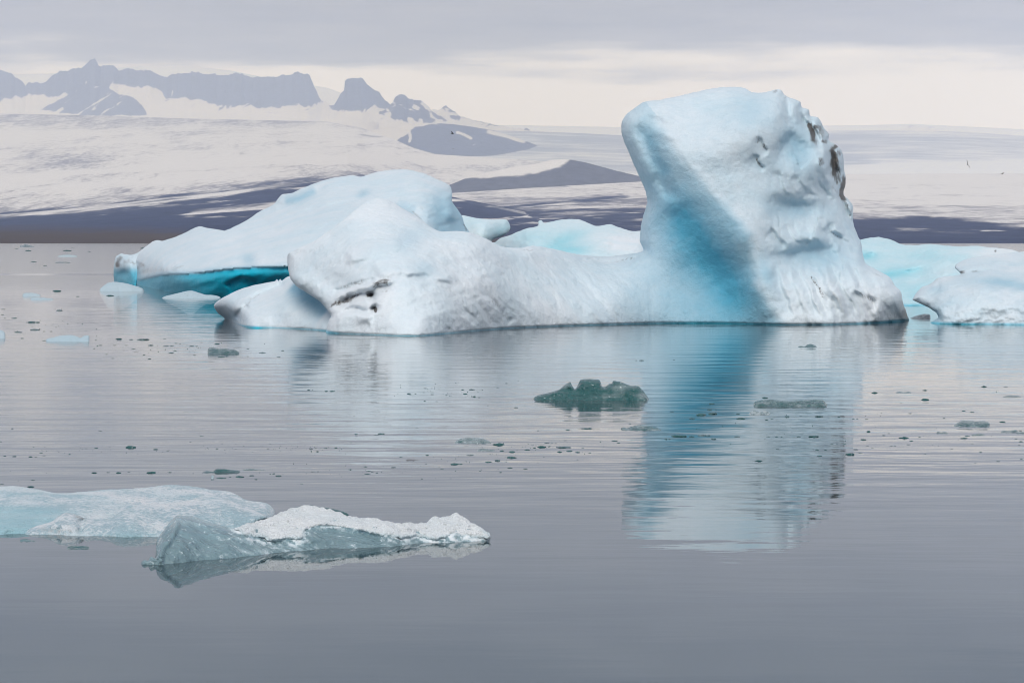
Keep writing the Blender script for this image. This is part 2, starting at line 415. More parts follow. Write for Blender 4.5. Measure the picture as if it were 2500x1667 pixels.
M_BERG = mat_berg('weathered_iceberg_ice')
M_FAR = mat_berg('distant_iceberg_ice', blue=(0.22, 0.60, 0.70), grain=0.8)
M_PALE = mat_berg('pale_wet_ice', white=(0.50, 0.58, 0.63), blue=(0.25, 0.48, 0.56), grain=0.8)
M_CLEAR = mat_clear('clear_ice')
M_BIT = mat_clear('dark_clear_ice', tint=(0.035, 0.165, 0.17), trans=0.28, rough=0.10, fth=0.58)
M_FLOE = mat_floe('sugary_floe_ice')
M_SNOW = mat_floe('crusted_snow', white=(0.95, 0.955, 0.965), under=(0.86, 0.90, 0.925))
M_WATER = mat_water()
M_GLAC = mat_terrain('dirty_glacier_ice', grime=(0.26, 0.255, 0.30), sc_=1/70.0, streak=(0.8, 0.14, 1), rough_noise=1.1, soft=0.14)
M_TONG = mat_terrain('glacier_tongue_ice', grime=(0.26, 0.255, 0.30), sc_=1/60.0, streak=(0.45, 0.22, 1), rough_noise=1.3, soft=0.12)
M_CAP = mat_terrain('smooth_ice_cap', snow=(0.74, 0.74, 0.76), grime=(0.34, 0.37, 0.44), sc_=1/900.0, streak=(0.5, 1, 1), rough_noise=0.5, bumpd=10)
M_MTN = mat_terrain('mountain_rock', snow=(0.80, 0.76, 0.73), rock=(0.075, 0.078, 0.105), sc_=1/200.0, rough_noise=1.2, bumpd=60, soft=0.20)
M_SHORE = mat_terrain('moraine_gravel', rock=(0.028, 0.037, 0.078), sc_=1/60.0, streak=(0.4, 0.25, 1), rough_noise=1.0, soft=0.16)

M_HILL = mat_terrain('hazed_hill_rock', rock=(0.085, 0.090, 0.115), sc_=1/60.0, streak=(0.4, 0.25, 1), rough_noise=1.0, soft=0.18)  # rock colour lightened to paint in haze over the dark hill

# ----------------------------------------------------------------- lake, glacier, mountains
def water():
    x0, x1, y0, y1 = -6500, 6500, -300, 3200
    o = mesh_obj('lake_water', [(x0, y0, 0), (x1, y0, 0), (x1, y1, 0), (x0, y1, 0)], [(0, 1, 2, 3)], M_WATER, smooth=False)
    tag(o, kind='structure')
water()

def ip(pts, x):
    pts = np.array(pts, float); return np.interp(x, pts[:, 0], pts[:, 1])
def strip(name, mat, xs, bottom, top, nv, paint, relief=(0, 1), back=(2500, -60), vpow=1.0, crest=(0, 1), shape=None, wig=0):
    """hillside between a foot line and a crest line; bottom/top: lists of (px, row, distance m); a far slope closes it behind the crest"""
    b = np.array(bottom, float); t = np.array(top, float)
    by, bd = np.interp(xs, b[:, 0], b[:, 1]), np.interp(xs, b[:, 0], b[:, 2])
    ty, td = np.interp(xs, t[:, 0], t[:, 1]), np.interp(xs, t[:, 0], t[:, 2])
    if crest[0]: ty = ty + crest[0] * nz2(xs, xs * 0, crest[1], 1, 5, 2.2, gain=0.7)
    v = np.linspace(0, 1, nv)[:, None]
    py = by + (ty - by) * v; d = bd + (td - bd) * v**vpow
    px = np.broadcast_to(xs, py.shape)
    A = paint(px.ravel(), py.ravel())
    q = P(px.ravel(), py.ravel(), d.ravel())
    if relief[0]:
        fade = (np.sin(np.pi * np.clip(v, 0, 1))**0.5 * np.ones_like(py)).ravel()
        if relief[0] < 0: fade = np.ones_like(fade)
        q[:, 2] += abs(relief[0]) * fade * fbm(q / relief[1] * np.array([1, 1, 0]), 5, 0.55)
        q[:, 1] += abs(relief[0]) * 1.2 * fade * fbm(q / relief[1] + 31.7, 4, 0.55)
    # far side
    nb = 6; vv = (np.arange(1, nb + 1) / nb)[:, None]
    topq = q.reshape(nv, len(xs), 3)[-1]
    z_end = back[1]
    bq = np.stack([topq[None, :, 0] + 0 * vv, topq[None, :, 1] + back[0] * vv, topq[None, :, 2] + (z_end - topq[None, :, 2]) * vv**1.5], -1).reshape(-1, 3)
    V = np.concatenate([q, bq]); rows = nv + nb; n = len(xs)
    F = [(r*n+i, r*n+i+1, (r+1)*n+i+1, (r+1)*n+i) for r in range(rows-1) for i in range(n-1)]
    A = {k: np.concatenate([a, np.tile(a.reshape(nv, n)[-1], nb)]) for k, a in A.items()}
    o = mesh_obj(name, V, F, mat, None, A)
    tag(o, kind='structure'); return o

def terrain():
    # --- shore moraine: brown gravel at the water, blue-grey debris behind it
    xs = np.arange(-700, 3201, 7.0)
    top_dark = [(-700, 560), (-200, 535), (0, 524), (159, 511), (319, 493), (425, 480), (531, 471), (638, 455), (744, 443), (850, 432), (1000, 445), (1100, 480), (1300, 520), (1700, 545), (2500, 560), (3200, 565)]
    def p_shore(x, y):
        brown = sstep(545, 575, y + 12 * nz2(x, y, 260, 14, 3, 1.3) - 0.02 * x + 4)
        pale = feat(x, y, [(430, 528), (480, 518), (560, 510), (640, 505), (720, 495)], 9, 9) * 0.45 + feat(x, y, [(30, 520), (200, 512), (420, 490), (640, 462)], 4, 4) * .25
        rock = 0.80 - pale - 0.55 * sstep(0.0, 0.4, nz2(x, y, 340, 9, 4, 6.1, -3)) * sstep(570, 530, y) + .3 * sstep(550, 575, y) - .25 * sstep(26, 0, y - np.interp(x, [a for a, _ in top_dark], [b_ for _, b_ in top_dark]))
        return dict(rock=rock, grime=np.full_like(x, .35), brown=brown)
    strip('moraine_shore', M_SHORE, xs, [(-700, 596.5, 2180), (3200, 596.5, 2180)], [(x, y, 4700) for x, y in top_dark], 60, p_shore, relief=(7, 260), back=(900, -30), vpow=1.6)
    # --- right-hand tongue: white upper part, dirt bands below
    xs = np.arange(1040, 3201, 6.0)
    t_top = [(1040, 478, 6900), (1111, 471, 6900), (1330, 457, 6800), (1560, 444, 6700), (1800, 432, 6600), (2064, 425, 6500), (2300, 424, 6500), (2500, 424, 6500), (3200, 420, 6500)]
    def p_tong(x, y):
        u = np.interp(x, [1100, 1560, 2060, 2500, 3200], [500, 478, 520, 548, 570])      # row where debris takes over
        band = nz2(x, y, 420, 9, 4, 3.3, ang=-4) * 0.9
        rock = sstep(-40, 38, y - u - 6) * 0.62 + band * 0.55 * sstep(-45, 10, y - u)
        full = np.interp(x, [1040, 1200, 1560, 2060, 2250, 2500], [548, 552, 545, 536, 531, 552])
        rock = np.maximum(rock, sstep(-28, 14, y - full) * 0.74 - 0.40 * sstep(.12, .35, nz2(x, y, 120, 10, 3, 8.8)))
        dark1 = feat(x, y, [(1180, 512), (1330, 498), (1480, 484), (1580, 476)], 6, 9) * 0.85
        rock = np.maximum(rock, dark1 * 0.8)
        grime = 0.16 + 0.50 * sstep(-70, 20, y - u) + 0.7 * nz2(x, y, 160, 7, 4, 5.5)
        return dict(rock=rock, grime=grime, brown=np.zeros_like(x))
    strip('glacier_tongue', M_TONG, xs, [(1040, 594, 2900), (3200, 594, 2900)], t_top, 110, p_tong, relief=(6, 240), back=(1500, 0), vpow=1.5)
    # --- dark hill between the two ice streams
    xs = np.arange(1020, 1641, 5.0)
    top = [(1020, 470, 7350), (1090, 455, 7350), (1150, 430, 7350), (1250, 408, 7350), (1320, 398, 7350), (1350, 390, 7350), (1385, 389, 7350), (1430, 397, 7350), (1500, 416, 7350), (1570, 432, 7350), (1640, 448, 7350)]
    def p_hill(x, y):
        snow = sstep(12, -16, y - np.interp(x, [1020, 1100, 1200, 1300, 1345, 1390, 1420], [470, 440, 434, 428, 418, 395, 360]) + 14 * nz2(x, y, 60, 18, 4, 2.9))
        return dict(rock=1.0 - snow, grime=np.full_like(x, .12), brown=np.full_like(x, 0.12))
    strip('dark_hill', M_HILL, xs, [(1020, 500, 6950), (1640, 480, 6950)], top, 45, p_hill, relief=(5, 300), back=(900, 20), crest=(3, 40))
    # --- broad left-hand glacier
    xs = np.arange(-700, 1561, 5.0)
    g_top = [(-700, 268, 12500), (0, 278, 12500), (213, 282, 12500), (425, 289, 12300), (638, 294, 12000), (797, 297, 11800), (880, 312, 11200), (960, 340, 10300), (1010, 362, 9800), (1063, 377, 9600), (1250, 389, 9500), (1350, 395, 9500), (1560, 440, 9500)]
    def p_gl(x, y):
        edge = np.interp(x, [a for a, _ in top_dark], [b_ for _, b_ in top_dark])
        rock = sstep(-50, 25, y - edge) * 0.78
        rock = np.maximum(rock, feat(x, y, [(905, 405), (960, 400), (1040, 392)], 5, 5) * .3)
        rock = np.maximum(rock, 0.75 * feat(x, y, [(820, 312), (870, 325), (930, 338), (1000, 372)], 10, 18) * (0.4 + nz2(x, y, 90, 20, 3, 9.2)))
        t = (y - 280) / 230
        grime = 0.34 + 0.55 * nz2(x, y, 300, 18, 5, 1.1, ang=-3) + 0.20 * sstep(30, -40, np.abs(y - 395)) * sstep(500, 60, x)
        grime += 0.28 * sstep(-40, 0, y - edge) + 0.2 * sstep(325, 295, y)
        grime -= 0.45 * feat(x, y, [(-200, 432), (100, 430), (300, 418), (520, 400), (760, 392), (1000, 388), (1250, 398)], 9, 9, 0.02)
        grime += 0.30 * blob(x, y, 150, 395, 90, 16, -3)
        return dict(rock=rock, grime=grime, brown=np.zeros_like(x))
    strip('glacier', M_GLAC, xs, [(-700, 575, 4550), (0, 545, 4600), (400, 505, 4650), (850, 455, 5200), (950, 460, 6400), (1040, 468, 7700), (1560, 480, 7800)], g_top, 120, p_gl, relief=(16, 420), back=(1800, 60), vpow=1.2)
    # --- pale ice cap to the right and centre
    xs = np.arange(960, 3201, 8.0)
    c_top = [(960, 322, 15500), (1100, 318, 15500), (1250, 320, 15500), (1400, 325, 15500), (1500, 330, 15500), (1800, 330, 15500), (2021, 320, 15500), (2213, 319, 15500), (2361, 323, 15500), (2500, 332, 15500), (3200, 350, 15500)]
    def p_cap(x, y):
        grime = 0.62 + 0.45 * nz2(x, y, 500, 40, 3, 2.7, ang=4) + 0.25 * blob(x, y, 2040, 385, 90, 30) - 0.6 * sstep(395, 415, y + 0.03 * (x - 2100))
        rock = 0.42 * feat(x, y, [(1280, 365), (1360, 362), (1440, 372), (1540, 392)], 4, 6)
        return dict(rock=rock, grime=grime, brown=np.zeros_like(x))
    strip('ice_cap', M_CAP, xs, [(960, 470, 10200), (3200, 470, 10200)], c_top, 60, p_cap, relief=(10, 1200), back=(2500, 100))
    # --- dark shoulder below the peaks
    xs = np.arange(860, 1400, 4.0)
    top = [(860, 330, 14300), (900, 320, 14300), (950, 312, 14300), (1000, 304, 14300), (1040, 300, 14300), (1100, 303, 14300), (1150, 309, 14300), (1200, 318, 14300), (1260, 336, 14300), (1330, 362, 14300), (1400, 392, 14300)]
    def p_sh(x, y):
        rock = .86 - 0.8 * sstep(6, -4, y - np.interp(x, [860, 960, 1010, 1100, 1200, 1300], [345, 350, 312, 296, 312, 325]) + 12 * nz2(x, y, 30, 16, 3, 5.0)) \
            - 0.9 * feat(x, y, [(1000, 318), (1002, 338), (998, 352)], 3.5) - 0.9 * feat(x, y, [(1110, 322), (1135, 330), (1155, 342)], 3) - 0.8 * feat(x, y, [(1180, 318), (1240, 334), (1290, 350)], 5) \
            - 0.6 * sstep(.25, .45, nz2(x, y, 22, 14, 2, 3.6)) * sstep(330, 350, y)
        return dict(rock=rock, grime=np.full_like(x, .1), brown=np.zeros_like(x))
    strip('mountain_shoulder', M_MTN, xs, [(860, 420, 12800), (1400, 420, 12800)], top, 40, p_sh, relief=(14, 500), back=(900, 100), crest=(4, 30))
    # --- snow dome behind the crags
    xs = np.arange(-700, 3200, 20.0)
    top = [(-700, 215, 23500), (-200, 190, 23500), (0, 182, 23500), (120, 180, 23500), (300, 165, 23500), (440, 160, 23500), (560, 172, 23500), (650, 190, 23500), (800, 215, 23500), (880, 245, 23500), (1000, 285, 23500), (1200, 305, 23500), (1600, 312, 23500), (2100, 306, 23500), (2230, 303, 23500), (2500, 316, 23500), (3200, 330, 23500)]
    strip('snow_dome', M_CAP, xs, [(-700, 420, 21500), (3200, 420, 21500)], top, 20, lambda x, y: dict(rock=x * 0, grime=x * 0 - .2, brown=x * 0), back=(2000, 200))
    # --- crags
    def crag(name, x0, x1, top, low, foot, dist, extra=None, crest=(24, 30)):
        xs = np.arange(x0, x1, 2.0)
        def p_c(x, y):
            l = ip(low, x) + 30 * nz2(x, y, 30, 60, 4, 7.7, gain=0.65)
            rock = sstep(7, -7, y - l)
            rock = np.maximum(rock, 0.9 * sstep(.10, .3, nz2(x, y, 46, 10, 4, 1.9, ang=-28)) * sstep(35, 0, y - l))
            rock = rock * (1 - .75 * sstep(.20, .36, nz2(x, y, 13, 46, 3, 3.3, ang=12)) * sstep(-60, -5, y - l))
            if extra: rock = extra(x, y, rock)
            return dict(rock=rock, grime=np.full_like(x, .02), brown=np.zeros_like(x))
        strip(name, M_MTN, xs, [(x, y, dist - 1500) for x, y in foot], [(x, y, dist) for x, y in top], 70, p_c, relief=(45, 420), back=(900, 150), crest=crest, vpow=0.7)
    def spur(x, y, r):
        tri = np.array([(100, 268), (165, 232), (222, 208), (262, 208), (292, 226), (322, 236), (345, 258), (362, 280), (200, 285)], float)
        d = pdist(tri, x, y, True)[0] * np.where(inside(tri, x, y), 1, -1)
        s = sstep(-4, 6, d + 8 * nz2(x, y, 22, 22, 3, 2.0)) * (0.95 - 0.9 * sstep(.05, .28, nz2(x, y, 60, 12, 3, 6.6, ang=-32)))
        gully = feat(x, y, [(262, 206), (300, 214), (345, 226), (390, 240)], 9, 12, 0.1) + feat(x, y, [(222, 212), (250, 218), (280, 232)], 4)
        return np.clip(np.maximum(r - gully * 1.1, s - 0.2 * gully), 0, 1)
    crag('craggy_ridge', -700, 806,
         [(-700, 250), (-500, 200), (-300, 210), (-150, 175), (-60, 165), (0, 170), (20, 176), (45, 188), (62, 212), (70, 205), (115, 198), (125, 186), (150, 173), (200, 164), (215, 155), (231, 147), (240, 158), (270, 160), (290, 170), (340, 172), (370, 176), (400, 184), (470, 176), (530, 185), (590, 183), (630, 190), (650, 186), (700, 183), (730, 178), (745, 182), (757, 190), (766, 210), (776, 228), (785, 242), (806, 252)],
         [(-700, 270), (0, 246), (69, 229), (127, 236), (165, 230), (240, 222), (300, 214), (380, 214), (420, 246), (470, 244), (530, 258), (650, 262), (720, 257), (806, 250)],
         [(-700, 300), (806, 312)], 19000, spur)
    crag('hooked_peak', 790, 962, [(790, 262), (815, 256), (828, 236), (842, 218), (838, 202), (850, 194), (868, 189), (884, 191), (897, 206), (911, 219), (926, 226), (941, 246), (962, 262)],
         [(790, 262), (825, 268), (860, 272), (900, 262), (930, 262), (962, 275)], [(790, 316), (962, 330)], 17500, crest=(12, 18))
    def patch(x, y, r): return np.clip(r - 0.9 * sstep(-.05, .2, nz2(x, y, 40, 15, 3, 4.1, ang=28)), 0, 1)
    crag('jagged_peaks', 925, 1330, [(925, 275), (950, 262), (962, 242), (974, 228), (988, 230), (1000, 243), (1022, 245), (1040, 254), (1053, 268), (1070, 268), (1089, 257), (1104, 270), (1122, 283), (1152, 293), (1200, 304), (1260, 312), (1330, 324)],
         [(925, 285), (960, 296), (1000, 300), (1060, 300), (1100, 296), (1140, 294), (1330, 320)], [(925, 330), (1330, 350)], 16500, patch, crest=(14, 18))
    crag('far_nunatak', 2190, 2300, [(2190, 318), (2216, 312), (2222, 305), (2230, 306), (2238, 313), (2262, 311), (2272, 309), (2300, 318)], [(2190, 314), (2220, 320), (2240, 314), (2268, 313), (2300, 314)], [(2190, 330), (2300, 330)], 20500, lambda x, y, r: r * .47, crest=(1, 10))
terrain()

# ----------------------------------------------------------------- the tall iceberg
def tall_iceberg():
    root = empty('tall_iceberg', (5, 122, 0))
    tag(root, 'towering blue and white iceberg with leaning tower joined by a saddle to a snowy hump', 'iceberg')
    tower = [(1570, 613), (1562, 588), (1564, 560), (1570, 528), (1580, 496), (1576, 467), (1562, 435), (1548, 403), (1536, 375), (1524, 347), (1517, 323), (1518, 298), (1531, 279), (1552, 262), (1574, 249), (1612, 244), (1661, 234), (1721, 220), (1761, 214), (1793, 212), (1818, 216), (1838, 226), (1866, 226), (1890, 220), (1906, 219), (1914, 230), (1926, 238), (1953, 248), (1958, 262), (1974, 268), (1979, 283), (1998, 288), (2010, 310), (2023, 328), (2023, 343), (2046, 358), (2058, 378), (2061, 415), (2065, 435), (2063, 455), (2059, 475), (2071, 487), (2082, 503), (2083, 543), (2091, 568), (2102, 592), (2107, 624), (2115, 644), (2143, 660), (2171, 676), (2184, 696), (2199, 712), (2205, 740), (2215, 768), (2222, 790), (2225, 850)]
    crest = [(896, 492), (925, 484), (950, 490), (985, 510), (1020, 531), (1050, 553), (1077, 565), (1118, 564), (1152, 569), (1189, 584), (1223, 602), (1270, 605), (1301, 600), (1342, 606), (1410, 621), (1478, 626), (1529, 621)]
    left = [(790, 850), (796, 808), (803, 781), (808, 771), (783, 738), (748, 714), (724, 699), (709, 680), (703, 655), (701, 632), (704, 619), (719, 611), (740, 601), (768, 588), (800, 566), (835, 540), (868, 512)]
    outline = left + crest + tower
    W = lambda x, y: (x, y, wd(y))
    ctrl = [W(835, 815), W(900, 817), W(968, 820), W(1029, 820), W(1104, 813), W(1223, 803), W(1376, 796), W(1480, 793), W(1600, 790), W(1700, 790), W(1790, 790.6), W(1860, 792), W(1906, 793), W(2050, 792), W(2150, 788), W(2212, 783.5)]
    ctrl += [(x, y + 55, d) for x, y, d in ctrl]
    ctrl += [(1600, 292, 122.4), (1673, 383, 121.2), (1737, 479, 120.6), (1826, 576, 119.9), (1858, 700, 119.4),
             (1520, 320, 123.3), (1550, 400, 123.0), (1577, 470, 123.3), (1566, 560, 123.7), (1600, 420, 122.1), (1640, 520, 122.0), (1690, 590, 121.4), (1730, 645, 121.3), (1780, 720, 121.0), (1650, 720, 121.6), (1600, 690, 121.9), (1560, 640, 123.0),
             (1500, 700, 120.8), (1450, 650, 123.0), (1478, 628, 125.0),
             (1800, 400, 121.0), (1890, 420, 121.7), (1950, 500, 121.8), (2000, 400, 123.4), (2050, 450, 125.6), (1900, 600, 120.5), (2000, 600, 121.3), (2080, 600, 124.0), (1950, 720, 119.3), (2050, 720, 119.9), (2150, 720, 121.6), (2190, 740, 122.6),
             (1800, 280, 122.0), (1900, 280, 122.6), (1700, 262, 123.6), (1800, 228, 124.6), (1960, 300, 124.2),
             (900, 490, 117.0), (985, 515, 116.6), (1077, 568, 114.8), (1189, 588, 116.0), (1301, 604, 119.8), (1410, 624, 123.2), (900, 600, 111.6), (1000, 650, 109.8), (800, 620, 113.0), (720, 640, 114.6), (790, 575, 115.0), (820, 720, 110.4), (800, 745, 109.9), (900, 740, 108.0), (1000, 740, 107.2), (1100, 700, 110.2), (1200, 690, 113.2), (1300, 700, 117.0), (1350, 750, 117.2), (1250, 640, 117.2), (1100, 620, 112.8)]
    rf = random.Random(5); folds = []
    for k in range(9):                                  # melt folds: foot, waist, shoulder
        j = rf.uniform(-7, 7); x0 = 1886 + 27 * k + j
        folds.append(([(x0, 634 + rf.uniform(0, 20)), (x0 + 10 + 1.5 * k, 676), (x0 + 26 + 3 * k, 724), (x0 + 50 + 4 * k, 778)], rf.uniform(.16, .34), rf.uniform(4, 7)))
    for k in range(7):
        x0 = 1880 + 29 * k + rf.uniform(-8, 8)
        folds.append(([(x0, 540 + rf.uniform(0, 14)), (x0 + 10, 562), (x0 + 26, 586), (x0 + 48, 598)], rf.uniform(.10, .24), rf.uniform(3.5, 6)))
    for k in range(6):
        x0 = 1905 + 24 * k + rf.uniform(-6, 6)
        folds.append(([(x0 - 6, 410 + 6 * k), (x0, 436 + 4 * k), (x0 + 14, 466), (x0 + 30, 486)], rf.uniform(.10, .22), rf.uniform(4, 6)))
    base = tps(ctrl)
    def depth(x, y):
        d = base(x, y)
        y_w = y; x, y = warp(x, y, 9, 48, 3.0)
        # shelly hollows of the right-hand face under rounded lips
        z_ = lambda *q: [(1480 + a / 2.488, 190 + b_ / 2.488) for a, b_ in q]
        d += .15 * blob(x, y, 1945, 524, 66, 34, 12) + .2 * blob(x, y, 1985, 644, 90, 40, 4)
        d += 1.0 * feat(x, y, z_((930, 815), (1030, 782), (1120, 780), (1210, 800), (1310, 815), (1370, 870)), 25, 52, .45)
        d += 1.35 * feat(x, y, z_((930, 1150), (1040, 1110), (1110, 1085), (1220, 1060), (1340, 1062), (1470, 1085), (1540, 1140)), 25, 60, .45)
        d += .8 * feat(x, y, z_((1060, 560), (1085, 440), (1125, 385), (1190, 425), (1270, 465), (1310, 520)), 20, 44, .45)
        d += .30 * feat(x, y, z_((1080, 90), (1110, 230), (1180, 340)), 7, 26, .4)
        d += .34 * feat(x, y, z_((1180, 150), (1200, 270), (1270, 380)), 6, 22, .4)
        d += .30 * feat(x, y, z_((1220, 640), (1240, 700), (1290, 740)), 6, 18, .5) + .32 * feat(x, y, z_((1340, 860), (1370, 940), (1460, 975)), 5, 18, .5)
        d += .45 * feat(x, y, z_((1345, 480), (1365, 600), (1430, 700), (1470, 850), (1510, 950)), 8, 12, .4) - .25 * feat(x, y, z_((1300, 420), (1330, 560), (1400, 690), (1450, 860)), 14, 14, .4)
        d -= .22 * feat(x, y, z_((260, 330), (340, 310), (400, 350), (470, 400)), 9, 14, .5)
        # drapery folds down the right-hand side and the foot
        m = sstep(1930, 2040, x)
        fl = nz2(x, y, 300, 62, 2, 5.2, ang=64); f2 = nz2(x, y, 200, 26, 2, 9.2, ang=67)
        d += m * (1.5 * np.sqrt(fl * fl + .0015) + .32 * np.sqrt(f2 * f2 + .002) - .3) + sstep(1800, 1900, x) * .28 * fl
        d += m * sstep(600, 680, y) * (0.16 * nz2(x, y, 220, 30, 2, 2.6, ang=58) * sstep(800, 740, y) + .06 * nz2(x, y, 160, 14, 2, 2.6, ang=55))
        for pl, a, w in (([(1962, 648), (1972, 672), (1988, 690), (2003, 712), (2022, 734), (2036, 746)], .55, 6),
                         ([(1874, 548), (1888, 572), (1905, 596), (1914, 610)], .25, 5),
                         ([(2022, 548), (2030, 566), (2046, 578), (2070, 584)], .45, 6),
                         ([(2083, 705), (2105, 722), (2131, 734), (2146, 756)], .5, 8),
                         ([(2114, 650), (2140, 672), (2168, 684)], .35, 6),
                         ([(2040, 660), (2052, 684), (2066, 700)], .35, 6),
                         ([(1850, 330), (1858, 345), (1866, 362), (1878, 374)], .55, 6), ([(1844, 376), (1848, 396), (1858, 408), (1868, 418)], .5, 5)):
            d += .42 * a * feat(x, y, pl, w * .9, w * 2.6, .25)
        for pl, a, w in folds: d += .95 * a * feat(x, y, pl, w, w * 3.0, .22)
        # clefts at the right edge
        for pl, a, w in (([(1976, 286), (1980, 312), (1996, 340), (2004, 372)], 1.0, 7), ([(2024, 342), (2030, 380), (2038, 420), (2052, 462)], 1.3, 9), ([(2046, 470), (2062, 500), (2072, 540)], .8, 7),
                         ([(1914, 228), (1926, 262), (1944, 300)], .6, 8), ([(1958, 262), (1962, 296), (1975, 325)], .6, 7)):
            d += .6 * a * feat(x, y, pl, w, w * 1.5, .45)
        # the smooth hollow below the overhang and its crest lines
        d += 0.28 * feat(x, y, [(1620, 505), (1680, 570), (1725, 635), (1780, 720)], 60, 40)
        d += 0.35 * feat(x, y, [(1555, 300), (1580, 345), (1610, 420), (1640, 500)], 22, 16)
        d -= 0.12 * feat(x, y, [(1620, 318), (1673, 388), (1737, 480), (1815, 570), (1845, 640), (1862, 710), (1895, 780)], 16, 40, 0.06)
        d += 0.22 * feat(x, y, [(1556, 290), (1582, 292), (1610, 300), (1650, 326)], 12, 18, .5)
        d += 0.22 * nz2(x, y, 170, 110, 2, 8.2) * sstep(1540, 1640, x)
        # snow furrows running down the saddle and hump
        sm = sstep(980, 1100, x) * sstep(1600, 1480, x) * sstep(570, 650, y)
        d += sm * (0.30 * nz2(x, y, 200, 26, 2, 1.4, ang=50) + 0.11 * nz2(x, y, 80, 8, 2, 3.4, ang=46)) * (0.35 + .65 * sstep(810, 740, y))
        d += 0.55 * nz2(x, y, 120, 60, 3, 6.4, ang=-20) * sstep(1350, 1100, x)
        for pl, a, w in (([(1162, 620), (1190, 640), (1215, 664)], .35, 7), ([(1170, 705), (1195, 730), (1225, 755)], .4, 6), ([(1120, 725), (1140, 755), (1170, 790)], .3, 6), ([(1240, 770), (1262, 785)], .3, 5),
                         ([(1260, 700), (1290, 730), (1320, 760)], .25, 6), ([(1050, 690), (1090, 712), (1130, 745)], .3, 9), ([(970, 625), (985, 655), (1000, 666)], .5, 7), ([(1082, 800), (1105, 815)], .3, 6), ([(1040, 770), (1070, 795)], .25, 6)):
            d += .36 * a * feat(x, y, pl, w * .9, w * 1.8, .5)
        d -= 0.35 * feat(x, y, [(900, 672), (960, 662), (1040, 664), (1120, 690)], 26, 8)
        d -= 0.3 * feat(x, y, [(840, 640), (900, 622), (985, 600)], 30, 10)
        # dirty slab and the overhang with the black hole under it
        d += 0.30 * feat(x, y, [(781, 758), (830, 737), (896, 711), (912, 705), (970, 684)], 5, 11, 0.4)
        d -= 0.35 * feat(x, y, [(800, 735), (850, 712), (910, 692), (968, 676)], 12, 8)
        d += 0.25 * feat(x, y, [(811, 711), (870, 692), (915, 680)], 4, 6)
        d += .8 * blob(x, y, 904, 720, 9, 13, -20) + .8 * blob(x, y, 915, 752, 11, 6)
        d += 0.35 * feat(x, y, [(811, 770), (845, 756), (885, 756), (920, 757)], 5, 4, .4) - 0.3 * feat(x, y, [(815, 782), (850, 772), (915, 770)], 6, 22)
        d += 0.3 * feat(x, y, [(1262, 608), (1300, 604), (1345, 612)], 5) + 0.35 * feat(x, y, [(1400, 634), (1480, 640), (1545, 632), (1570, 620)], 5, 6)
        # notch cut by the waterline
        d += 0.12 * sstep(5, 0, np.abs(y_w - HY - FPX * CAMH / np.clip(d, 60, 300)))
        return d
    def paint(x, y, e):
        blue = 0.20 + 0.12 * nz2(x, y, 120, 60, 3, 1.5) + 0 * x
        blue -= 0.12 * sstep(1500, 1300, x)
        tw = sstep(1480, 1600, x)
        # dense blue ice bared on the overhung left flank; its shade painted blue too
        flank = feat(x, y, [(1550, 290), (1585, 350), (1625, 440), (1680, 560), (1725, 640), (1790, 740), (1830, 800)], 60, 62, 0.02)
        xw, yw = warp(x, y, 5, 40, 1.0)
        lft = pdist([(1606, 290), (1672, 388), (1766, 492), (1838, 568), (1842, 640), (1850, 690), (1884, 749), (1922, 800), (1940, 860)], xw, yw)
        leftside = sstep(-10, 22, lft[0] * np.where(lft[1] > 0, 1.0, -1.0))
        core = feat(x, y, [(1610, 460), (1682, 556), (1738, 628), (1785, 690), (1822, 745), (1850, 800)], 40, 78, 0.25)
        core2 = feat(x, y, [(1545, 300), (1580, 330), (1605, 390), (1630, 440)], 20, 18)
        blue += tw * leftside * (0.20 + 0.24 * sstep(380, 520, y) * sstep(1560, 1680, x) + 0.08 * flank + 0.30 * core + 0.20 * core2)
        blue += 0.32 * blob(x, y, 1940, 510, 70, 26) + 0.32 * blob(x, y, 1990, 622, 90, 36) + 0.38 * blob(x, y, 1945, 365, 40, 55, -20) + 0.35 * blob(x, y, 1868, 665, 26, 50, -20) + .25 * blob(x, y, 1840, 270, 60, 40)  # blue-grey shade of the right face's hollows painted into the ice
        blue += 0.22 * feat(x, y, [(1120, 700), (1200, 740), (1260, 790)], 40) * nz2(x, y, 80, 20, 3, 2.2, 50) + 0.25 * blob(x, y, 1000, 580, 40, 26) + .2 * blob(x, y, 1040, 660, 30, 22)
        blue -= 0.25 * sstep(650, 760, y) * sstep(1880, 1960, x) + 0.12 * sstep(1490, 1300, x) * sstep(640, 760, y)
        yb = np.interp(x, [790, 835, 968, 1029, 1104, 1223, 1376, 1480, 1700, 1906, 2050, 2150, 2220], [806, 815, 820, 820, 813, 803, 796, 793, 787, 793, 792, 786, 778])
        rim = .8 * sstep(5, 1, np.abs(y - yb - 1)) + sstep(yb, yb + 4, y)
        deep = 0.75 * np.clip(rim, 0, 1) + tw * leftside * 0.06 * blob(x, y, 1770, 775, 130, 50, 10) + tw * leftside * .05 * core
        dirt = np.zeros_like(x); x0_, y0_ = x, y; x, y = warp(x, y, 6, 22, 8.0)
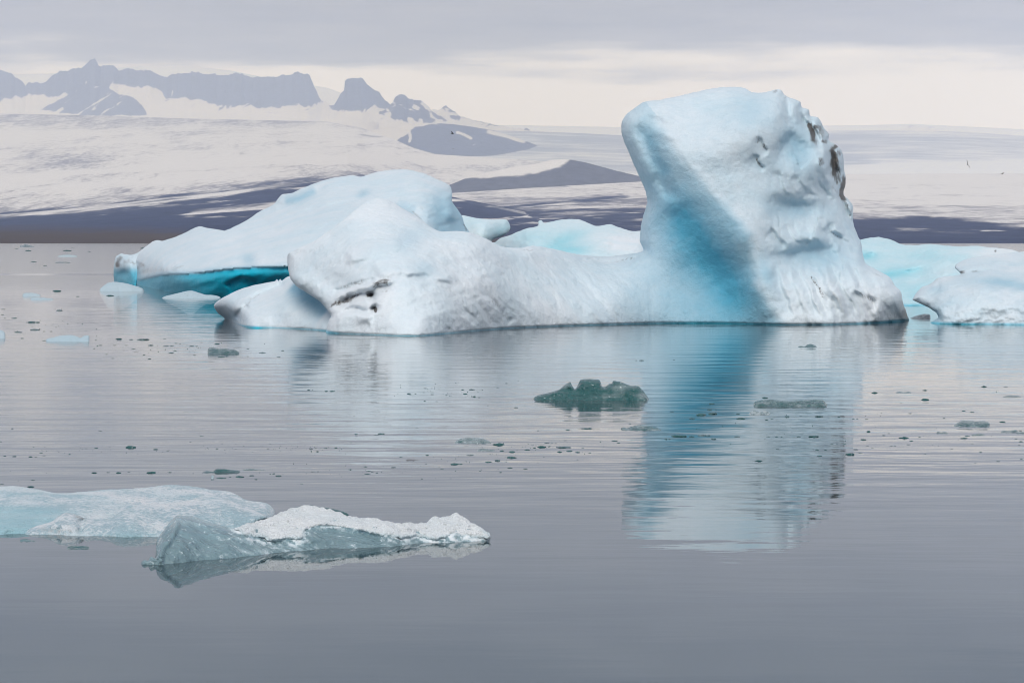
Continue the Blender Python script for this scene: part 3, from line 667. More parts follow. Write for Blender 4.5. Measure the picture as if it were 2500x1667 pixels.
        for pl, a, w in (([(1850, 330), (1857, 344), (1865, 360), (1878, 373)], .75, 4.5), ([(1844, 376), (1848, 394), (1858, 407), (1868, 417)], .7, 4), ([(1846, 360), (1848, 340), (1856, 328)], .45, 3),
                         ([(1975, 286), (1979, 312), (1986, 340), (1996, 362)], .95, 6), ([(1990, 296), (2004, 318), (2018, 340)], .5, 9), ([(2040, 366), (2044, 400), (2050, 440), (2060, 470)], .6, 5), ([(2062, 486), (2072, 512), (2078, 545)], .6, 5), ([(2036, 420), (2048, 458)], .7, 6), ([(2000, 300), (1992, 320)], .55, 10), ([(2000, 380), (2008, 400), (2014, 410)], .7, 8), ([(2026, 344), (2034, 362), (2036, 385), (2036, 420), (2044, 448)], 1.0, 7), ([(2036, 352), (2046, 362)], .8, 6),
                         ([(2061, 420), (2063, 450), (2056, 476), (2064, 495), (2068, 506)], .95, 6), ([(1878, 232), (1892, 226), (1906, 220)], .7, 3.5), ([(1914, 232), (1920, 242)], .5, 4),
                         ([(1964, 652), (1974, 673), (1988, 690), (2003, 712), (2022, 734), (2036, 746)], .62, 4), ([(2083, 706), (2105, 722), (2131, 734), (2146, 756)], .48, 5), ([(2114, 650), (2140, 672), (2170, 684)], .42, 4),
                         ([(2022, 550), (2030, 566), (2046, 578), (2070, 584)], .5, 3), ([(1874, 548), (1888, 572), (1905, 596)], .35, 3), ([(2040, 662), (2052, 686)], .35, 3), ([(2180, 700), (2200, 730), (2205, 760)], .25, 3),
                         ([(2000, 345), (2020, 345), (2024, 350)], .6, 4), ([(2046, 362), (2056, 384)], .5, 5),
                         ([(781, 757), (830, 737), (870, 722), (896, 711)], .85, 5), ([(811, 710), (870, 691), (913, 680)], .55, 5), ([(896, 704), (930, 690), (969, 680)], .80, 9), ([(902, 712), (906, 724)], 1.0, 8), ([(906, 754), (922, 754)], 1.1, 5),
                         ([(920, 716), (940, 708), (965, 697)], .5, 4), ([(1262, 614), (1300, 609), (1320, 609)], .5, 3.5), ([(1480, 640), (1530, 636), (1568, 622)], .45, 3.5), ([(1400, 636), (1470, 642)], .3, 3),
                         ([(1195, 728), (1222, 754)], .42, 3), ([(1240, 772), (1260, 784)], .35, 3), ([(940, 600), (968, 600)], .25, 3), ([(970, 628), (985, 656), (1003, 667)], .3, 2.5), ([(1126, 722), (1140, 752)], .3, 3), ([(1090, 780), (1105, 795)], .3, 4)):
            dirt = np.maximum(dirt, (a * 1.4 if a > .9 else a) * feat(x, y, pl, w * 1.15, w * 1.15, 0.35))
        for k, (pl, a, w) in enumerate(folds): dirt = np.maximum(dirt, (.16 + .5 * a * (k % 2)) * feat(x, y, pl, 3, 3, .5))
        x, y = x0_, y0_
        dirt += .16 * sstep(735, 790, y) * sstep(1500, 1620, x) * sstep(1920, 1840, x) + .22 * sstep(60, 5, e) * sstep(1950, 2000, x) * sstep(530, 480, y)
        return dict(blue=np.clip(blue, -.1, 1.1), deep=np.clip(deep, 0, 1), dirt=np.clip(dirt, 0, 1.2))
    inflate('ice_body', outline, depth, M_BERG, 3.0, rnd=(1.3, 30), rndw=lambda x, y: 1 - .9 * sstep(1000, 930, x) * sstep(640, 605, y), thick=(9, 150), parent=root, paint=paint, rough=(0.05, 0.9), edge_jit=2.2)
    # low tongue of ice in front of the hump
    tong = [(522, 747), (528, 738), (540, 729), (577, 710), (617, 697), (658, 689), (672, 686), (676, 681), (680, 686), (684, 680), (688, 685), (707, 674), (760, 680), (850, 735), (862, 800), (850, 860), (600, 860), (575, 820), (560, 796), (546, 775), (530, 762)]
    ct = [(529, 770, 128), (560, 783, 126), (590, 795, wd(795)), (658, 800, wd(800)), (726, 803, wd(803)), (794, 808, wd(808)), (590, 850, wd(795)), (726, 850, wd(803)), (794, 850, wd(808)), (560, 850, 128), (524, 748, 126), (577, 714, 123), (658, 693, 121), (707, 680, 120), (620, 750, 117.6), (700, 750, 115.5), (780, 760, 113.5), (740, 700, 117.5), (575, 755, 119.5)]
    bt = tps(ct)
    def dt(x, y):
        d = bt(x, y)
        d += 0.8 * feat(x, y, [(606, 744), (612, 732), (622, 722), (660, 706), (700, 690)], 7, 10)
        d += 0.5 * feat(x, y, [(572, 778), (590, 756), (606, 742)], 6, 10)
        d += 0.3 * nz2(x, y, 120, 30, 3, 3.7, -12)
        d += 0.12 * sstep(5, 0, np.abs(y - HY - FPX * CAMH / np.clip(d, 60, 300)))
        return d
    def pt(x, y, e):
        blue = 0.10 + 0.1 * nz2(x, y, 60, 30, 3, 4.2) + 0.65 * feat(x, y, [(712, 690), (735, 712), (770, 738), (800, 766)], 20, 26, .1) + .3 * blob(x, y, 560, 775, 40, 9, 10)  # includes the hump's blue shadow, painted along its overhanging edge
        yb = np.interp(x, [525, 590, 658, 726, 794, 860], [776, 796, 801, 804, 808, 815])
        return dict(blue=blue, deep=np.clip(sstep(6, 1, np.abs(y - yb - 1)) * .75 + sstep(yb, yb + 4, y), 0, 1), dirt=0.42 * feat(x, y, [(590, 752), (607, 742), (613, 730), (640, 714)], 5) + 0.05)
    inflate('low_tongue', tong, dt, M_BERG, 3.0, rnd=(0.9, 22), thick=(5, 70), parent=root, paint=pt, rough=(0.05, 0.7), edge_jit=1.5)
tall_iceberg()

# ----------------------------------------------------------------- domed iceberg with the sea-green undercut
def domed_iceberg():
    root = empty('domed_iceberg', (-20, 205, 0))
    tag(root, 'domed snow covered iceberg with deep teal undercut and dirty left tip', 'iceberg')
    top = [(318, 664), (318, 640), (322, 630), (330, 622), (342, 613), (357, 601), (372, 590), (384, 586), (396, 588), (427, 579), (454, 567), (485, 553), (508, 557), (542, 562), (548, 564), (573, 553), (607, 535), (631, 518), (668, 499), (679, 485), (689, 475), (713, 471), (743, 458), (794, 439), (835, 431), (862, 428), (882, 432), (913, 422), (947, 416), (991, 414), (1029, 422), (1063, 436), (1096, 452), (1103, 465), (1104, 492), (1118, 512), (1128, 530), (1135, 550), (1148, 575), (1150, 760), (560, 760), (420, 745), (352, 725), (326, 705), (320, 690)]
    C0 = [(280, 690, 236), (328, 694, 226), (410, 713, 193), (540, 725, 178), (650, 730, 176), (280, 625, 238), (340, 660, 222), (400, 655, 196), (488, 650, 184), (556, 640, 180), (624, 635, 177), (700, 635, 175), (384, 592, 226), (485, 560, 214), (573, 560, 205), (631, 525, 212), (700, 480, 214), (860, 432, 214), (990, 418, 212), (1090, 460, 208), (700, 560, 192), (850, 520, 193), (950, 470, 203), (1040, 480, 200), (1100, 520, 201), (1130, 560, 203), (900, 620, 180), (1100, 700, 180), (800, 740, 172), (560, 758, 178), (420, 740, 193)]
    bs = tps(C0)
    lip = [(300, 700), (332, 685), (396, 671), (488, 666), (556, 657), (624, 652), (699, 650), (780, 648)]
    def depth(x, y):
        d = bs(x, y)
        dist, side, par = pdist(lip, x, y)
        s = dist * np.where(side > 0, 1, -1)                       # + below the lip
        d += sstep(-3, 9, s) * sstep(330, 420, x) * (0.5 + 0.8 * sstep(5, 40, s)) - .5 * np.exp(-(s / 9)**2) * (s < 0)
        d += .7 * feat(x, y, [(548, 700), (590, 680), (625, 690), (640, 705)], 6, 26)
        d += 1.2 * feat(x, y, [(640, 548), (716, 525), (780, 508), (850, 494), (905, 482)], 7, 26, .3)
        d += 1.3 * feat(x, y, [(670, 505), (720, 500), (770, 470), (800, 448)], 8, 14)
        d += 1.2 * feat(x, y, [(960, 500), (1000, 510), (1040, 540)], 12)
        d += .9 * blob(x, y, 607, 634, 18, 16) + .8 * blob(x, y, 560, 600, 40, 18) + .8 * blob(x, y, 680, 600, 50, 30) + .5 * blob(x, y, 885, 470, 20, 10)
        d += (2.0 * nz2(x, y, 120, 46, 4, 2.4, -18) + .6 * nz2(x, y, 40, 16, 3, 9.4, -18)) * (.25 + .75 * sstep(4, -8, s * sstep(330, 420, x)))
        d += 1.2 * feat(x, y, [(338, 640), (334, 660), (330, 690)], 3, 6, .05)                    # cleft behind the tip
        d += 0.8 * nz2(x, y, 14, 60, 3, 7.1) * sstep(620, 640, y) * sstep(470, 420, x)
        d += 1.4 * feat(x, y, [(1098, 466), (1100, 500), (1106, 540)], 8, 16) * -1
        d += 1.0 * feat(x, y, [(1132, 545), (1140, 565)], 5)
        return d
    def paint(x, y, e):
        dist, side, par = pdist(lip, x, y); s = dist * np.where(side > 0, 1, -1)
        blue = 0.14 + 0.15 * nz2(x, y, 130, 60, 3, 1.2) + .35 * blob(x, y, 607, 634, 18, 16) + .4 * feat(x, y, [(690, 492), (730, 485), (775, 462)], 10) + .35 * blob(x, y, 888, 472, 18, 9, -20) + .45 * sstep(1010, 1080, x) * sstep(440, 500, y) + .25 * feat(x, y, [(960, 505), (1010, 530)], 24)
        blue += sstep(-14, 4, s) * .6 * sstep(640, 655, y)
        dl = sstep(-1, 5, s) * sstep(330, 345, x)
        dl = np.maximum(dl, 0.55 * sstep(645, 668, y + 4 * nz2(x, y, 30, 12, 2, 2)) * sstep(350, 335, x))
        deep = dl * (0.80 + 0.35 * blob(x, y, 590, 690, 90, 34) + .1 * nz2(x, y, 60, 30, 2, 3))  # bright teal also stands in for light coming through the undercut ice
        dirt = 0.60 * np.clip(sstep(30, 2, np.abs(y - 646)) * sstep(300, 285, x) + feat(x, y, [(285, 640), (297, 622), (312, 634)], 6) + feat(x, y, [(332, 660), (345, 645), (356, 652)], 8), 0, 1)
        dirt = np.maximum(dirt, (0.42 + .5 * nz2(x, y, 9, 60, 3, 5.5)) * feat(x, y, [(332, 672), (352, 660), (400, 660), (440, 655)], 13, 11, .1))
        dirt = np.maximum(dirt, .5 * feat(x, y, [(425, 664), (435, 652), (452, 648)], 4)); dirt = np.maximum(dirt, .55 * feat(x, y, [(1003, 512), (1015, 524), (1032, 540)], 4)); dirt = np.maximum(dirt, .7 * feat(x, y, [(1132, 545), (1140, 566)], 3.5))
        dirt = np.maximum(dirt, .3 * feat(x, y, [(790, 520), (850, 497), (896, 484)], 3))
        return dict(blue=np.clip(blue, 0, 1.1), deep=np.clip(deep, 0, 1), dirt=np.clip(dirt, 0, 1))
    inflate('ice_body', top, depth, M_BERG, 3.2, rnd=(2.0, 22), thick=(22, 160), parent=root, paint=paint, rough=(0.08, 1.4), edge_jit=1.8)
    tip = [(277, 664), (279, 640), (283, 626), (290, 622), (297, 619), (306, 621), (318, 622), (330, 620), (342, 615), (350, 632), (346, 655), (339, 672), (334, 690), (331, 704), (326, 722), (281, 715), (279, 690)]
    bt = tps([(277, 640, 233), (280, 690, 232), (330, 694, 224), (338, 650, 226), (305, 640, 227), (305, 690, 227), (300, 622, 232), (280, 715, 232), (326, 720, 224)])
    def pt(x, y, e):
        x2, y2 = warp(x, y, 4, 14, 2.0)
        dirt = .62 * feat(x2, y2, [(284, 655), (288, 636), (297, 622)], 7) + .5 * feat(x2, y2, [(296, 640), (315, 636), (334, 650)], 7) + .35 * blob(x2, y2, 290, 650, 14, 18)
        return dict(blue=.25 + .5 * sstep(640, 668, y), deep=.55 * sstep(650, 672, y + 5 * nz2(x, y, 20, 12, 2, 2)) + .3 * sstep(680, 700, y), dirt=np.clip(dirt, 0, 1))
    inflate('dirty_tip', tip, lambda x, y: bt(x, y) + .9 * nz2(x, y, 26, 60, 3, 7.1) + .7 * blob(x, y, 300, 668, 16, 12), M_BERG, 2.4, rnd=(.6, 6), thick=(6, 26), parent=root, paint=pt, rough=(0.08, 0.9), edge_jit=2.0)
    return root
domed_iceberg()

# ----------------------------------------------------------------- icebergs beyond
def simple_berg(name, label, outline, ctrl, mat=M_FAR, step=3.2, feats=(), rnd=(1.2, 18), thick=(8, 80), blue0=.24, bl=(), dirt=(), nz=0.8, wl=None, jit=3.0, rough=(.12, 1.0)):
    bs = tps(ctrl)
    def depth(x, y):
        d = bs(x, y) + nz * nz2(x, y, 60, 32, 4, len(label) * .37, -12, 0.6)
        for pl, a, w1, w2 in feats: d += .6 * a * feat(x, y, pl, w1, w2, .45)
        return d
    def paint(x, y, e):
        b = blue0 + .3 * nz2(x, y, 80, 30, 4, len(label) * .21, -15) + 0 * x
        for cx, cy, rx, ry, an, a in bl: b += a * blob(x, y, cx, cy, rx, ry, an)
        dr = np.zeros_like(x)
        for pl, a, w in dirt: dr = np.maximum(dr, a * feat(x, y, pl, w, w, .4))
        dp = np.zeros_like(x)
        if wl: yb = ip(wl, x); dp = np.clip(.6 * sstep(6, 1, np.abs(y - yb)) + sstep(yb, yb + 3, y), 0, 1)
        return dict(blue=np.clip(b, 0, 1.1), deep=dp, dirt=dr)
    o = inflate(name, outline, depth, mat, step, rnd=rnd, thick=thick, paint=paint, rough=rough, edge_jit=jit)
    tag(o, label, 'iceberg'); return o

simple_berg('iceberg', 'small pale blue ice block behind the right flank of the domed iceberg',
    [(1120, 530), (1130, 526), (1160, 532), (1195, 536), (1235, 536), (1243, 545), (1246, 558), (1238, 570), (1222, 578), (1200, 590), (1190, 680), (1110, 690), (1112, 560)],
    [(1130, 530, 232), (1240, 545, 232), (1180, 560, 226), (1130, 640, 224), (1190, 670, 224), (1215, 580, 228)], bl=[(1215, 570, 40, 16, -20, .25)], blue0=.25, nz=.5, jit=1.0)
simple_berg('iceberg', 'long rugged pale turquoise iceberg seen through the gap above the saddle',
    [(1190, 600), (1210, 590), (1222, 582), (1250, 572), (1280, 560), (1312, 552), (1314, 540), (1322, 537), (1330, 545), (1360, 538), (1410, 535), (1440, 546), (1455, 552), (1490, 548), (1520, 558), (1545, 565), (1572, 562), (1600, 570), (1640, 590), (1640, 690), (1180, 690)],
    [(1200, 600, 215), (1410, 540, 216), (1560, 568, 214), (1620, 590, 214), (1300, 590, 205), (1450, 590, 204), (1560, 600, 204), (1300, 680, 200), (1560, 680, 200)],
    feats=[([(1350, 590), (1380, 582), (1395, 572)], 1.2, 8, 14), ([(1290, 580), (1340, 570), (1400, 560)], .8, 6, 16), ([(1470, 620), (1510, 590), (1545, 575)], .9, 8, 16)],
    bl=[(1370, 590, 60, 22, -15, .5), (1400, 612, 50, 14, 0, .4), (1300, 575, 50, 20, -10, .2), (1530, 590, 60, 30, 0, -.35)], dirt=[([(1525, 575), (1545, 570), (1560, 565)], .4, 4), ([(1332, 590), (1338, 592)], .5, 3), ([(1405, 602), (1412, 604)], .5, 3)], nz=1.6)
simple_berg('iceberg', 'bright turquoise iceberg with rough face between the tower and the white berg',
    [(2080, 600), (2098, 586), (2120, 581), (2145, 579), (2170, 584), (2187, 590), (2200, 596), (2230, 599), (2263, 596), (2300, 599), (2342, 602), (2380, 600), (2415, 604), (2440, 606), (2470, 610), (2500, 617), (2560, 620), (2640, 640), (2640, 790), (2230, 790), (2205, 770), (2100, 770)],
    [(2100, 590, 172), (2200, 600, 172), (2400, 605, 170), (2560, 625, 170), (2150, 660, 164), (2300, 640, 164), (2250, 700, 159), (2220, 745, wd(746)), (2280, 745, wd(746)), (2400, 700, 157), (2600, 700, 157), (2220, 790, wd(746)), (2600, 790, 152)],
    feats=[([(2105, 625), (2130, 622), (2150, 632)], 1.4, 8, 14), ([(2160, 665), (2200, 668), (2240, 660), (2290, 640)], 1.3, 6, 18), ([(2190, 692), (2230, 685), (2270, 668)], .8, 5, 14), ([(2200, 720), (2240, 708), (2280, 700)], .6, 6, 12), ([(2210, 620), (2260, 616), (2330, 624)], .8, 8, 14)],
    bl=[(2180, 668, 60, 14, -8, .6), (2115, 625, 30, 12, 0, .5), (2270, 625, 60, 16, 0, .25), (2230, 720, 60, 30, 0, .3), (2440, 615, 80, 14, 0, -.35)], blue0=.36, dirt=[([(2425, 614), (2436, 612)], .9, 4), ([(2340, 630), (2400, 620), (2425, 616)], .3, 3)], nz=1.4, wl=[(2200, 746), (2300, 746)])
simple_berg('iceberg', 'flat snowy white iceberg at the right edge with a pointed left lip',
    [(2228, 732), (2232, 724), (2240, 712), (2252, 700), (2270, 694), (2288, 680), (2300, 676), (2345, 670), (2332, 655), (2335, 645), (2355, 634), (2395, 625), (2440, 620), (2480, 616), (2560, 612), (2680, 640), (2680, 850), (2260, 850), (2262, 795), (2275, 785), (2290, 776), (2286, 764), (2272, 754), (2255, 745), (2240, 738)],
    [(2230, 730, 124), (2290, 690, 125), (2340, 640, 130), (2480, 620, 134), (2640, 640, 134), (2400, 690, 123), (2350, 740, 120.5), (2300, 770, 120.5), (2280, 789, wd(790)), (2400, 792, wd(792)), (2500, 793, wd(793)), (2660, 793, wd(793)), (2280, 840, wd(790)), (2500, 840, wd(793)), (2660, 840, wd(793)), (2270, 745, 122.5), (2500, 700, 122.5), (2600, 700, 122)],
    feats=[([(2336, 667), (2360, 664), (2400, 660), (2440, 655)], 1.0, 5, 8), ([(2400, 685), (2450, 696), (2500, 700), (2560, 705)], .7, 14, 6), ([(2294, 676), (2292, 700), (2288, 715)], .5, 4, 8)],
    mat=M_BERG, blue0=.16, bl=[(2480, 695, 70, 14, 10, .4), (2290, 706, 26, 14, 0, .2), (2400, 690, 80, 20, 0, .1), (2280, 772, 18, 14, 0, .5)], dirt=[([(2337, 667), (2350, 664), (2360, 662)], .95, 4.5), ([(2360, 664), (2385, 662), (2402, 660)], .65, 3.5)], nz=.7, wl=[(2260, 788), (2400, 792), (2700, 794)], jit=2.0)

# ----------------------------------------------------------------- foreground floes
def foreground():
    # rear plate + front lump (one floe)
    r = empty('ice_floe', (-4.3, 36, 0)); tag(r, 'wide sugary pale blue ice floe at the left edge, behind the clear floe', 'ice floe')
    plate = [(-260, 1225), (-150, 1200), (-60, 1190), (0, 1187), (32, 1186), (80, 1192), (143, 1203), (197, 1200), (255, 1195), (340, 1191), (414, 1183), (462, 1186), (521, 1195), (563, 1200), (600, 1219), (648, 1227), (668, 1241), (672, 1250), (668, 1262), (640, 1290), (560, 1330), (-260, 1345)]
    ct = [(-260, 1304, 34.6), (0, 1304, 34.6), (60, 1304, 34.7), (200, 1304, 35), (560, 1290, 35.6), (640, 1268, 36.3), (0, 1345, 34.4), (560, 1330, 35.4), (0, 1190, 38.2), (140, 1205, 37.6), (414, 1186, 38.4), (560, 1203, 38.0), (660, 1245, 37.0), (100, 1250, 36.1), (400, 1240, 36.9), (0, 1250, 36.1), (-200, 1230, 37)]
    b1 = tps(ct)
    def p1(x, y, e): return dict(blue=np.clip(.12 + .55 * sstep(260, 60, x) * sstep(1215, 1260, y) + .5 * nz2(x, y, 140, 16, 4, 1.8, 6) + .2 * sstep(400, 0, x) - .3 * sstep(480, 620, x), 0, 1), dirt=x * 0)
    inflate('rear_plate', plate, lambda x, y: b1(x, y) + .45 * nz2(x, y, 110, 26, 4, 2.2) + 0.12 * feat(x, y, [(530, 1212), (590, 1226), (640, 1240)], 8), M_FLOE, 4.0, rnd=(.5, 26), thick=(1.5, 60), parent=r, paint=p1, rough=(.035, .16), edge_jit=2.5)
    lump = [(50, 1307), (74, 1289), (100, 1280), (127, 1272), (143, 1259), (155, 1252), (168, 1251), (186, 1255), (202, 1262), (223, 1267), (250, 1267), (271, 1264), (285, 1254), (298, 1246), (340, 1232), (404, 1229), (457, 1222), (480, 1214), (500, 1211), (524, 1211), (547, 1216), (600, 1237), (643, 1255), (652, 1264), (611, 1290), (560, 1340), (50, 1345)]
    ct = [(60, 1307, wd(1307)), (212, 1309, wd(1309)), (372, 1310, wd(1310)), (560, 1300, 34.9), (640, 1270, 35.4), (60, 1345, 34.4), (300, 1345, 34.2), (560, 1340, 34.8), (160, 1256, 35.0), (230, 1270, 35.0), (404, 1234, 35.8), (500, 1215, 36.4), (600, 1240, 35.9), (300, 1285, 34.6), (450, 1270, 35.0), (110, 1285, 34.8)]
    b2 = tps(ct)
    def p2(x, y, e): return dict(blue=np.clip(.10 + .3 * nz2(x, y, 70, 30, 4, 2.8) + .35 * sstep(1290, 1312, y) + .2 * sstep(300, 520, x) * sstep(1240, 1280, y), 0, 1), dirt=.7 * feat(x, y, [(178, 1258), (190, 1262), (215, 1265)], 3) + .3 * feat(x, y, [(90, 1288), (130, 1296), (180, 1300)], 5))
    inflate('front_lump', lump, lambda x, y: b2(x, y) + .25 * nz2(x, y, 70, 34, 4, 5.2) + .2 * feat(x, y, [(200, 1264), (202, 1285), (196, 1305)], 7, 12), M_FLOE, 4.0, rnd=(.35, 24), thick=(.9, 50), parent=r, paint=p2, rough=(.03, .12), edge_jit=2.0)
    # clear floe with a snow crust
    r = empty('ice_floe', (-2.4, 33, 0)); tag(r, 'glassy clear ice floe capped with white crusted snow, nearest the camera', 'ice floe')
    body = [(378, 1376), (380, 1350), (381, 1330), (386, 1312), (404, 1288), (416, 1272), (426, 1262), (434, 1257), (450, 1258), (473, 1260), (505, 1272), (540, 1282), (569, 1288), (611, 1278), (659, 1266), (686, 1254), (720, 1243), (744, 1240), (770, 1243), (818, 1252), (850, 1264), (914, 1270), (957, 1280), (1041, 1284), (1060, 1272), (1116, 1264), (1145, 1276), (1176, 1292), (1195, 1303), (1197, 1316), (1190, 1345), (957, 1365), (744, 1380), (531, 1405), (385, 1415)]
    ct = [(383, 1376, wd(1377)), (450, 1372, wd(1372)), (531, 1365, wd(1365)), (638, 1354, wd(1354)), (744, 1345, wd(1345)), (957, 1334, wd(1334)), (1190, 1320, wd(1320)), (385, 1412, 31.5), (531, 1402, 32.0), (744, 1378, 32.8), (957, 1363, 33.3), (1185, 1342, 33.9), (434, 1262, 32.6), (470, 1262, 32.8), (569, 1290, 32.8), (744, 1245, 34.1), (850, 1266, 34.0), (1041, 1286, 34.1), (1116, 1268, 34.3), (390, 1320, 31.95), (440, 1320, 31.95), (500, 1330, 32.2), (650, 1310, 33.0), (850, 1305, 33.4), (1100, 1300, 33.9)]
    b3 = tps(ct)
    def d3(x, y):
        d = b3(x, y) + .06 * nz2(x, y, 90, 20, 4, 4.4, 25)
        d -= .14 * feat(x, y, [(438, 1260), (428, 1290), (412, 1318), (396, 1340), (390, 1372)], 8, 14)
        d += .16 * feat(x, y, [(425, 1264), (412, 1295), (400, 1318)], 9)
        d += .10 * feat(x, y, [(600, 1315), (680, 1325), (760, 1330), (860, 1325)], 10, 18) + .12 * feat(x, y, [(760, 1300), (820, 1296), (880, 1304), (950, 1318)], 8, 16)
        return d
    cap = [(572, 1291), (611, 1277), (659, 1263), (686, 1250), (720, 1238), (744, 1233), (760, 1234), (771, 1235), (787, 1239), (818, 1246), (850, 1259), (880, 1262), (914, 1264), (957, 1275), (980, 1276), (999, 1273), (1020, 1277), (1042, 1276), (1050, 1266), (1058, 1259), (1084, 1260), (1100, 1256), (1116, 1253), (1130, 1260), (1143, 1269), (1175, 1288), (1195, 1300), (1192, 1312), (1150, 1316), (1110, 1310), (1060, 1318), (1020, 1310), (980, 1314), (930, 1306), (880, 1296), (840, 1288), (800, 1284), (765, 1288), (745, 1296), (752, 1308), (735, 1318), (700, 1316), (670, 1324), (640, 1314), (610, 1310), (588, 1300)]
    def p3(x, y, e):
        s = .55 * sstep(.0, .35, nz2(x, y, 70, 14, 4, 6.1, 25)) * sstep(520, 620, x) + .25 * sstep(1288, 1275, y) + .3 * sstep(640, 760, x) * sstep(1300, 1290, y)
        s += .5 * sstep(.1, .4, nz2(x, y, 30, 6, 3, 2.1, 25)) * sstep(430, 520, x)
        s -= .8 * feat(x, y, [(740, 1306), (800, 1298), (860, 1305), (950, 1322)], 20, 26)
        x2, y2 = warp(x, y, 8, 22, 6.0); s += .9 * sstep(24, 0, pdist(cap, x2, y2, True)[0]) * (y > 1285) * sstep(.0, .2, .12 + nz2(x, y, 24, 9, 3, 9.1, 20))
        return dict(snow=np.clip(s, 0, 1))
    inflate('clear_ice', body, d3, M_CLEAR, 3.6, rnd=(.28, 16), thick=(.8, 40), parent=r, paint=p3, rough=(.025, .09), edge_jit=2.2)
    def p4(x, y, e): return dict(blue=np.clip(.1 + .3 * sstep(12, 2, e) * sstep(1285, 1300, y), 0, 1), dirt=.0 * x)
    inflate('snow_cap', cap, lambda x, y: d3(x, y) - .04 + .14 * nz2(x, y, 26, 18, 4, 3.1), M_SNOW, 3.2, rnd=(.06, 9), thick=(.25, 14), parent=r, paint=p4, rough=(.07, .10), edge_jit=11.0)
    chunk = [(345, 1372), (352, 1366), (362, 1368), (368, 1358), (378, 1362), (386, 1356), (398, 1362), (402, 1372), (404, 1392), (346, 1392)]
    inflate('broken_corner', chunk, lambda x, y: 31.45 + .02 * nz2(x, y, 12, 12, 3, 1), M_CLEAR, 2.2, rnd=(.12, 8), thick=(.25, 12), parent=r, paint=lambda x, y, e: dict(snow=np.clip(.4 * nz2(x, y, 9, 9, 2, 2), 0, 1)), rough=(.02, .05), edge_jit=2)
    inflate('rear_spur', [(660, 1275), (690, 1250), (720, 1238), (745, 1234), (762, 1232), (778, 1236), (810, 1240), (835, 1247), (852, 1256), (850, 1300), (660, 1300)], lambda x, y: 35.1 + 0 * x, M_BIT, 3.5, rnd=(.2, 10), thick=(.5, 20), parent=r, paint=lambda x, y, e: dict(snow=np.clip(.6 * nz2(x, y, 26, 9, 3, 4), 0, 1)), rough=(.03, .08), edge_jit=3)
foreground()

# ----------------------------------------------------------------- drifting ice
def drift(name, label, outline, base, mat, th=.5, rnd=(.25, 9), step=2.2, snow=.25, cat='ice chunk', jit=1.6, slope=1.0, group=None):
    """ice chunk from its outline above water; base = row of its waterline. The lower rim runs under water."""
    d0 = wd(base); h = base - min(p[1] for p in outline)
    pts = list(outline) + [(outline[-1][0] - 2, base + h * .5 + 3), (outline[0][0] + 2, base + h * .5 + 3)]
    o = inflate(name, pts, lambda x, y: d0 + slope * th * np.clip((base - y) / max(h, 1), -.3, 1) + .25 * th * nz2(x, y, max(h, 6) * .9, max(h, 6) * .6, 3, base * .01), mat, step, rnd=rnd, thick=(th * 1.2, max(6, h)), 
                paint=lambda x, y, e: dict(snow=np.clip(snow - .1 + 1.0 * nz2(x, y, h * .8 + 5, h * .4 + 3, 3, base * .013), 0, 1), blue=np.full_like(x, .18), deep=x * 0, dirt=x * 0), rough=(th * .12, th * .35), edge_jit=jit)
    return tag(o, label, cat, group)

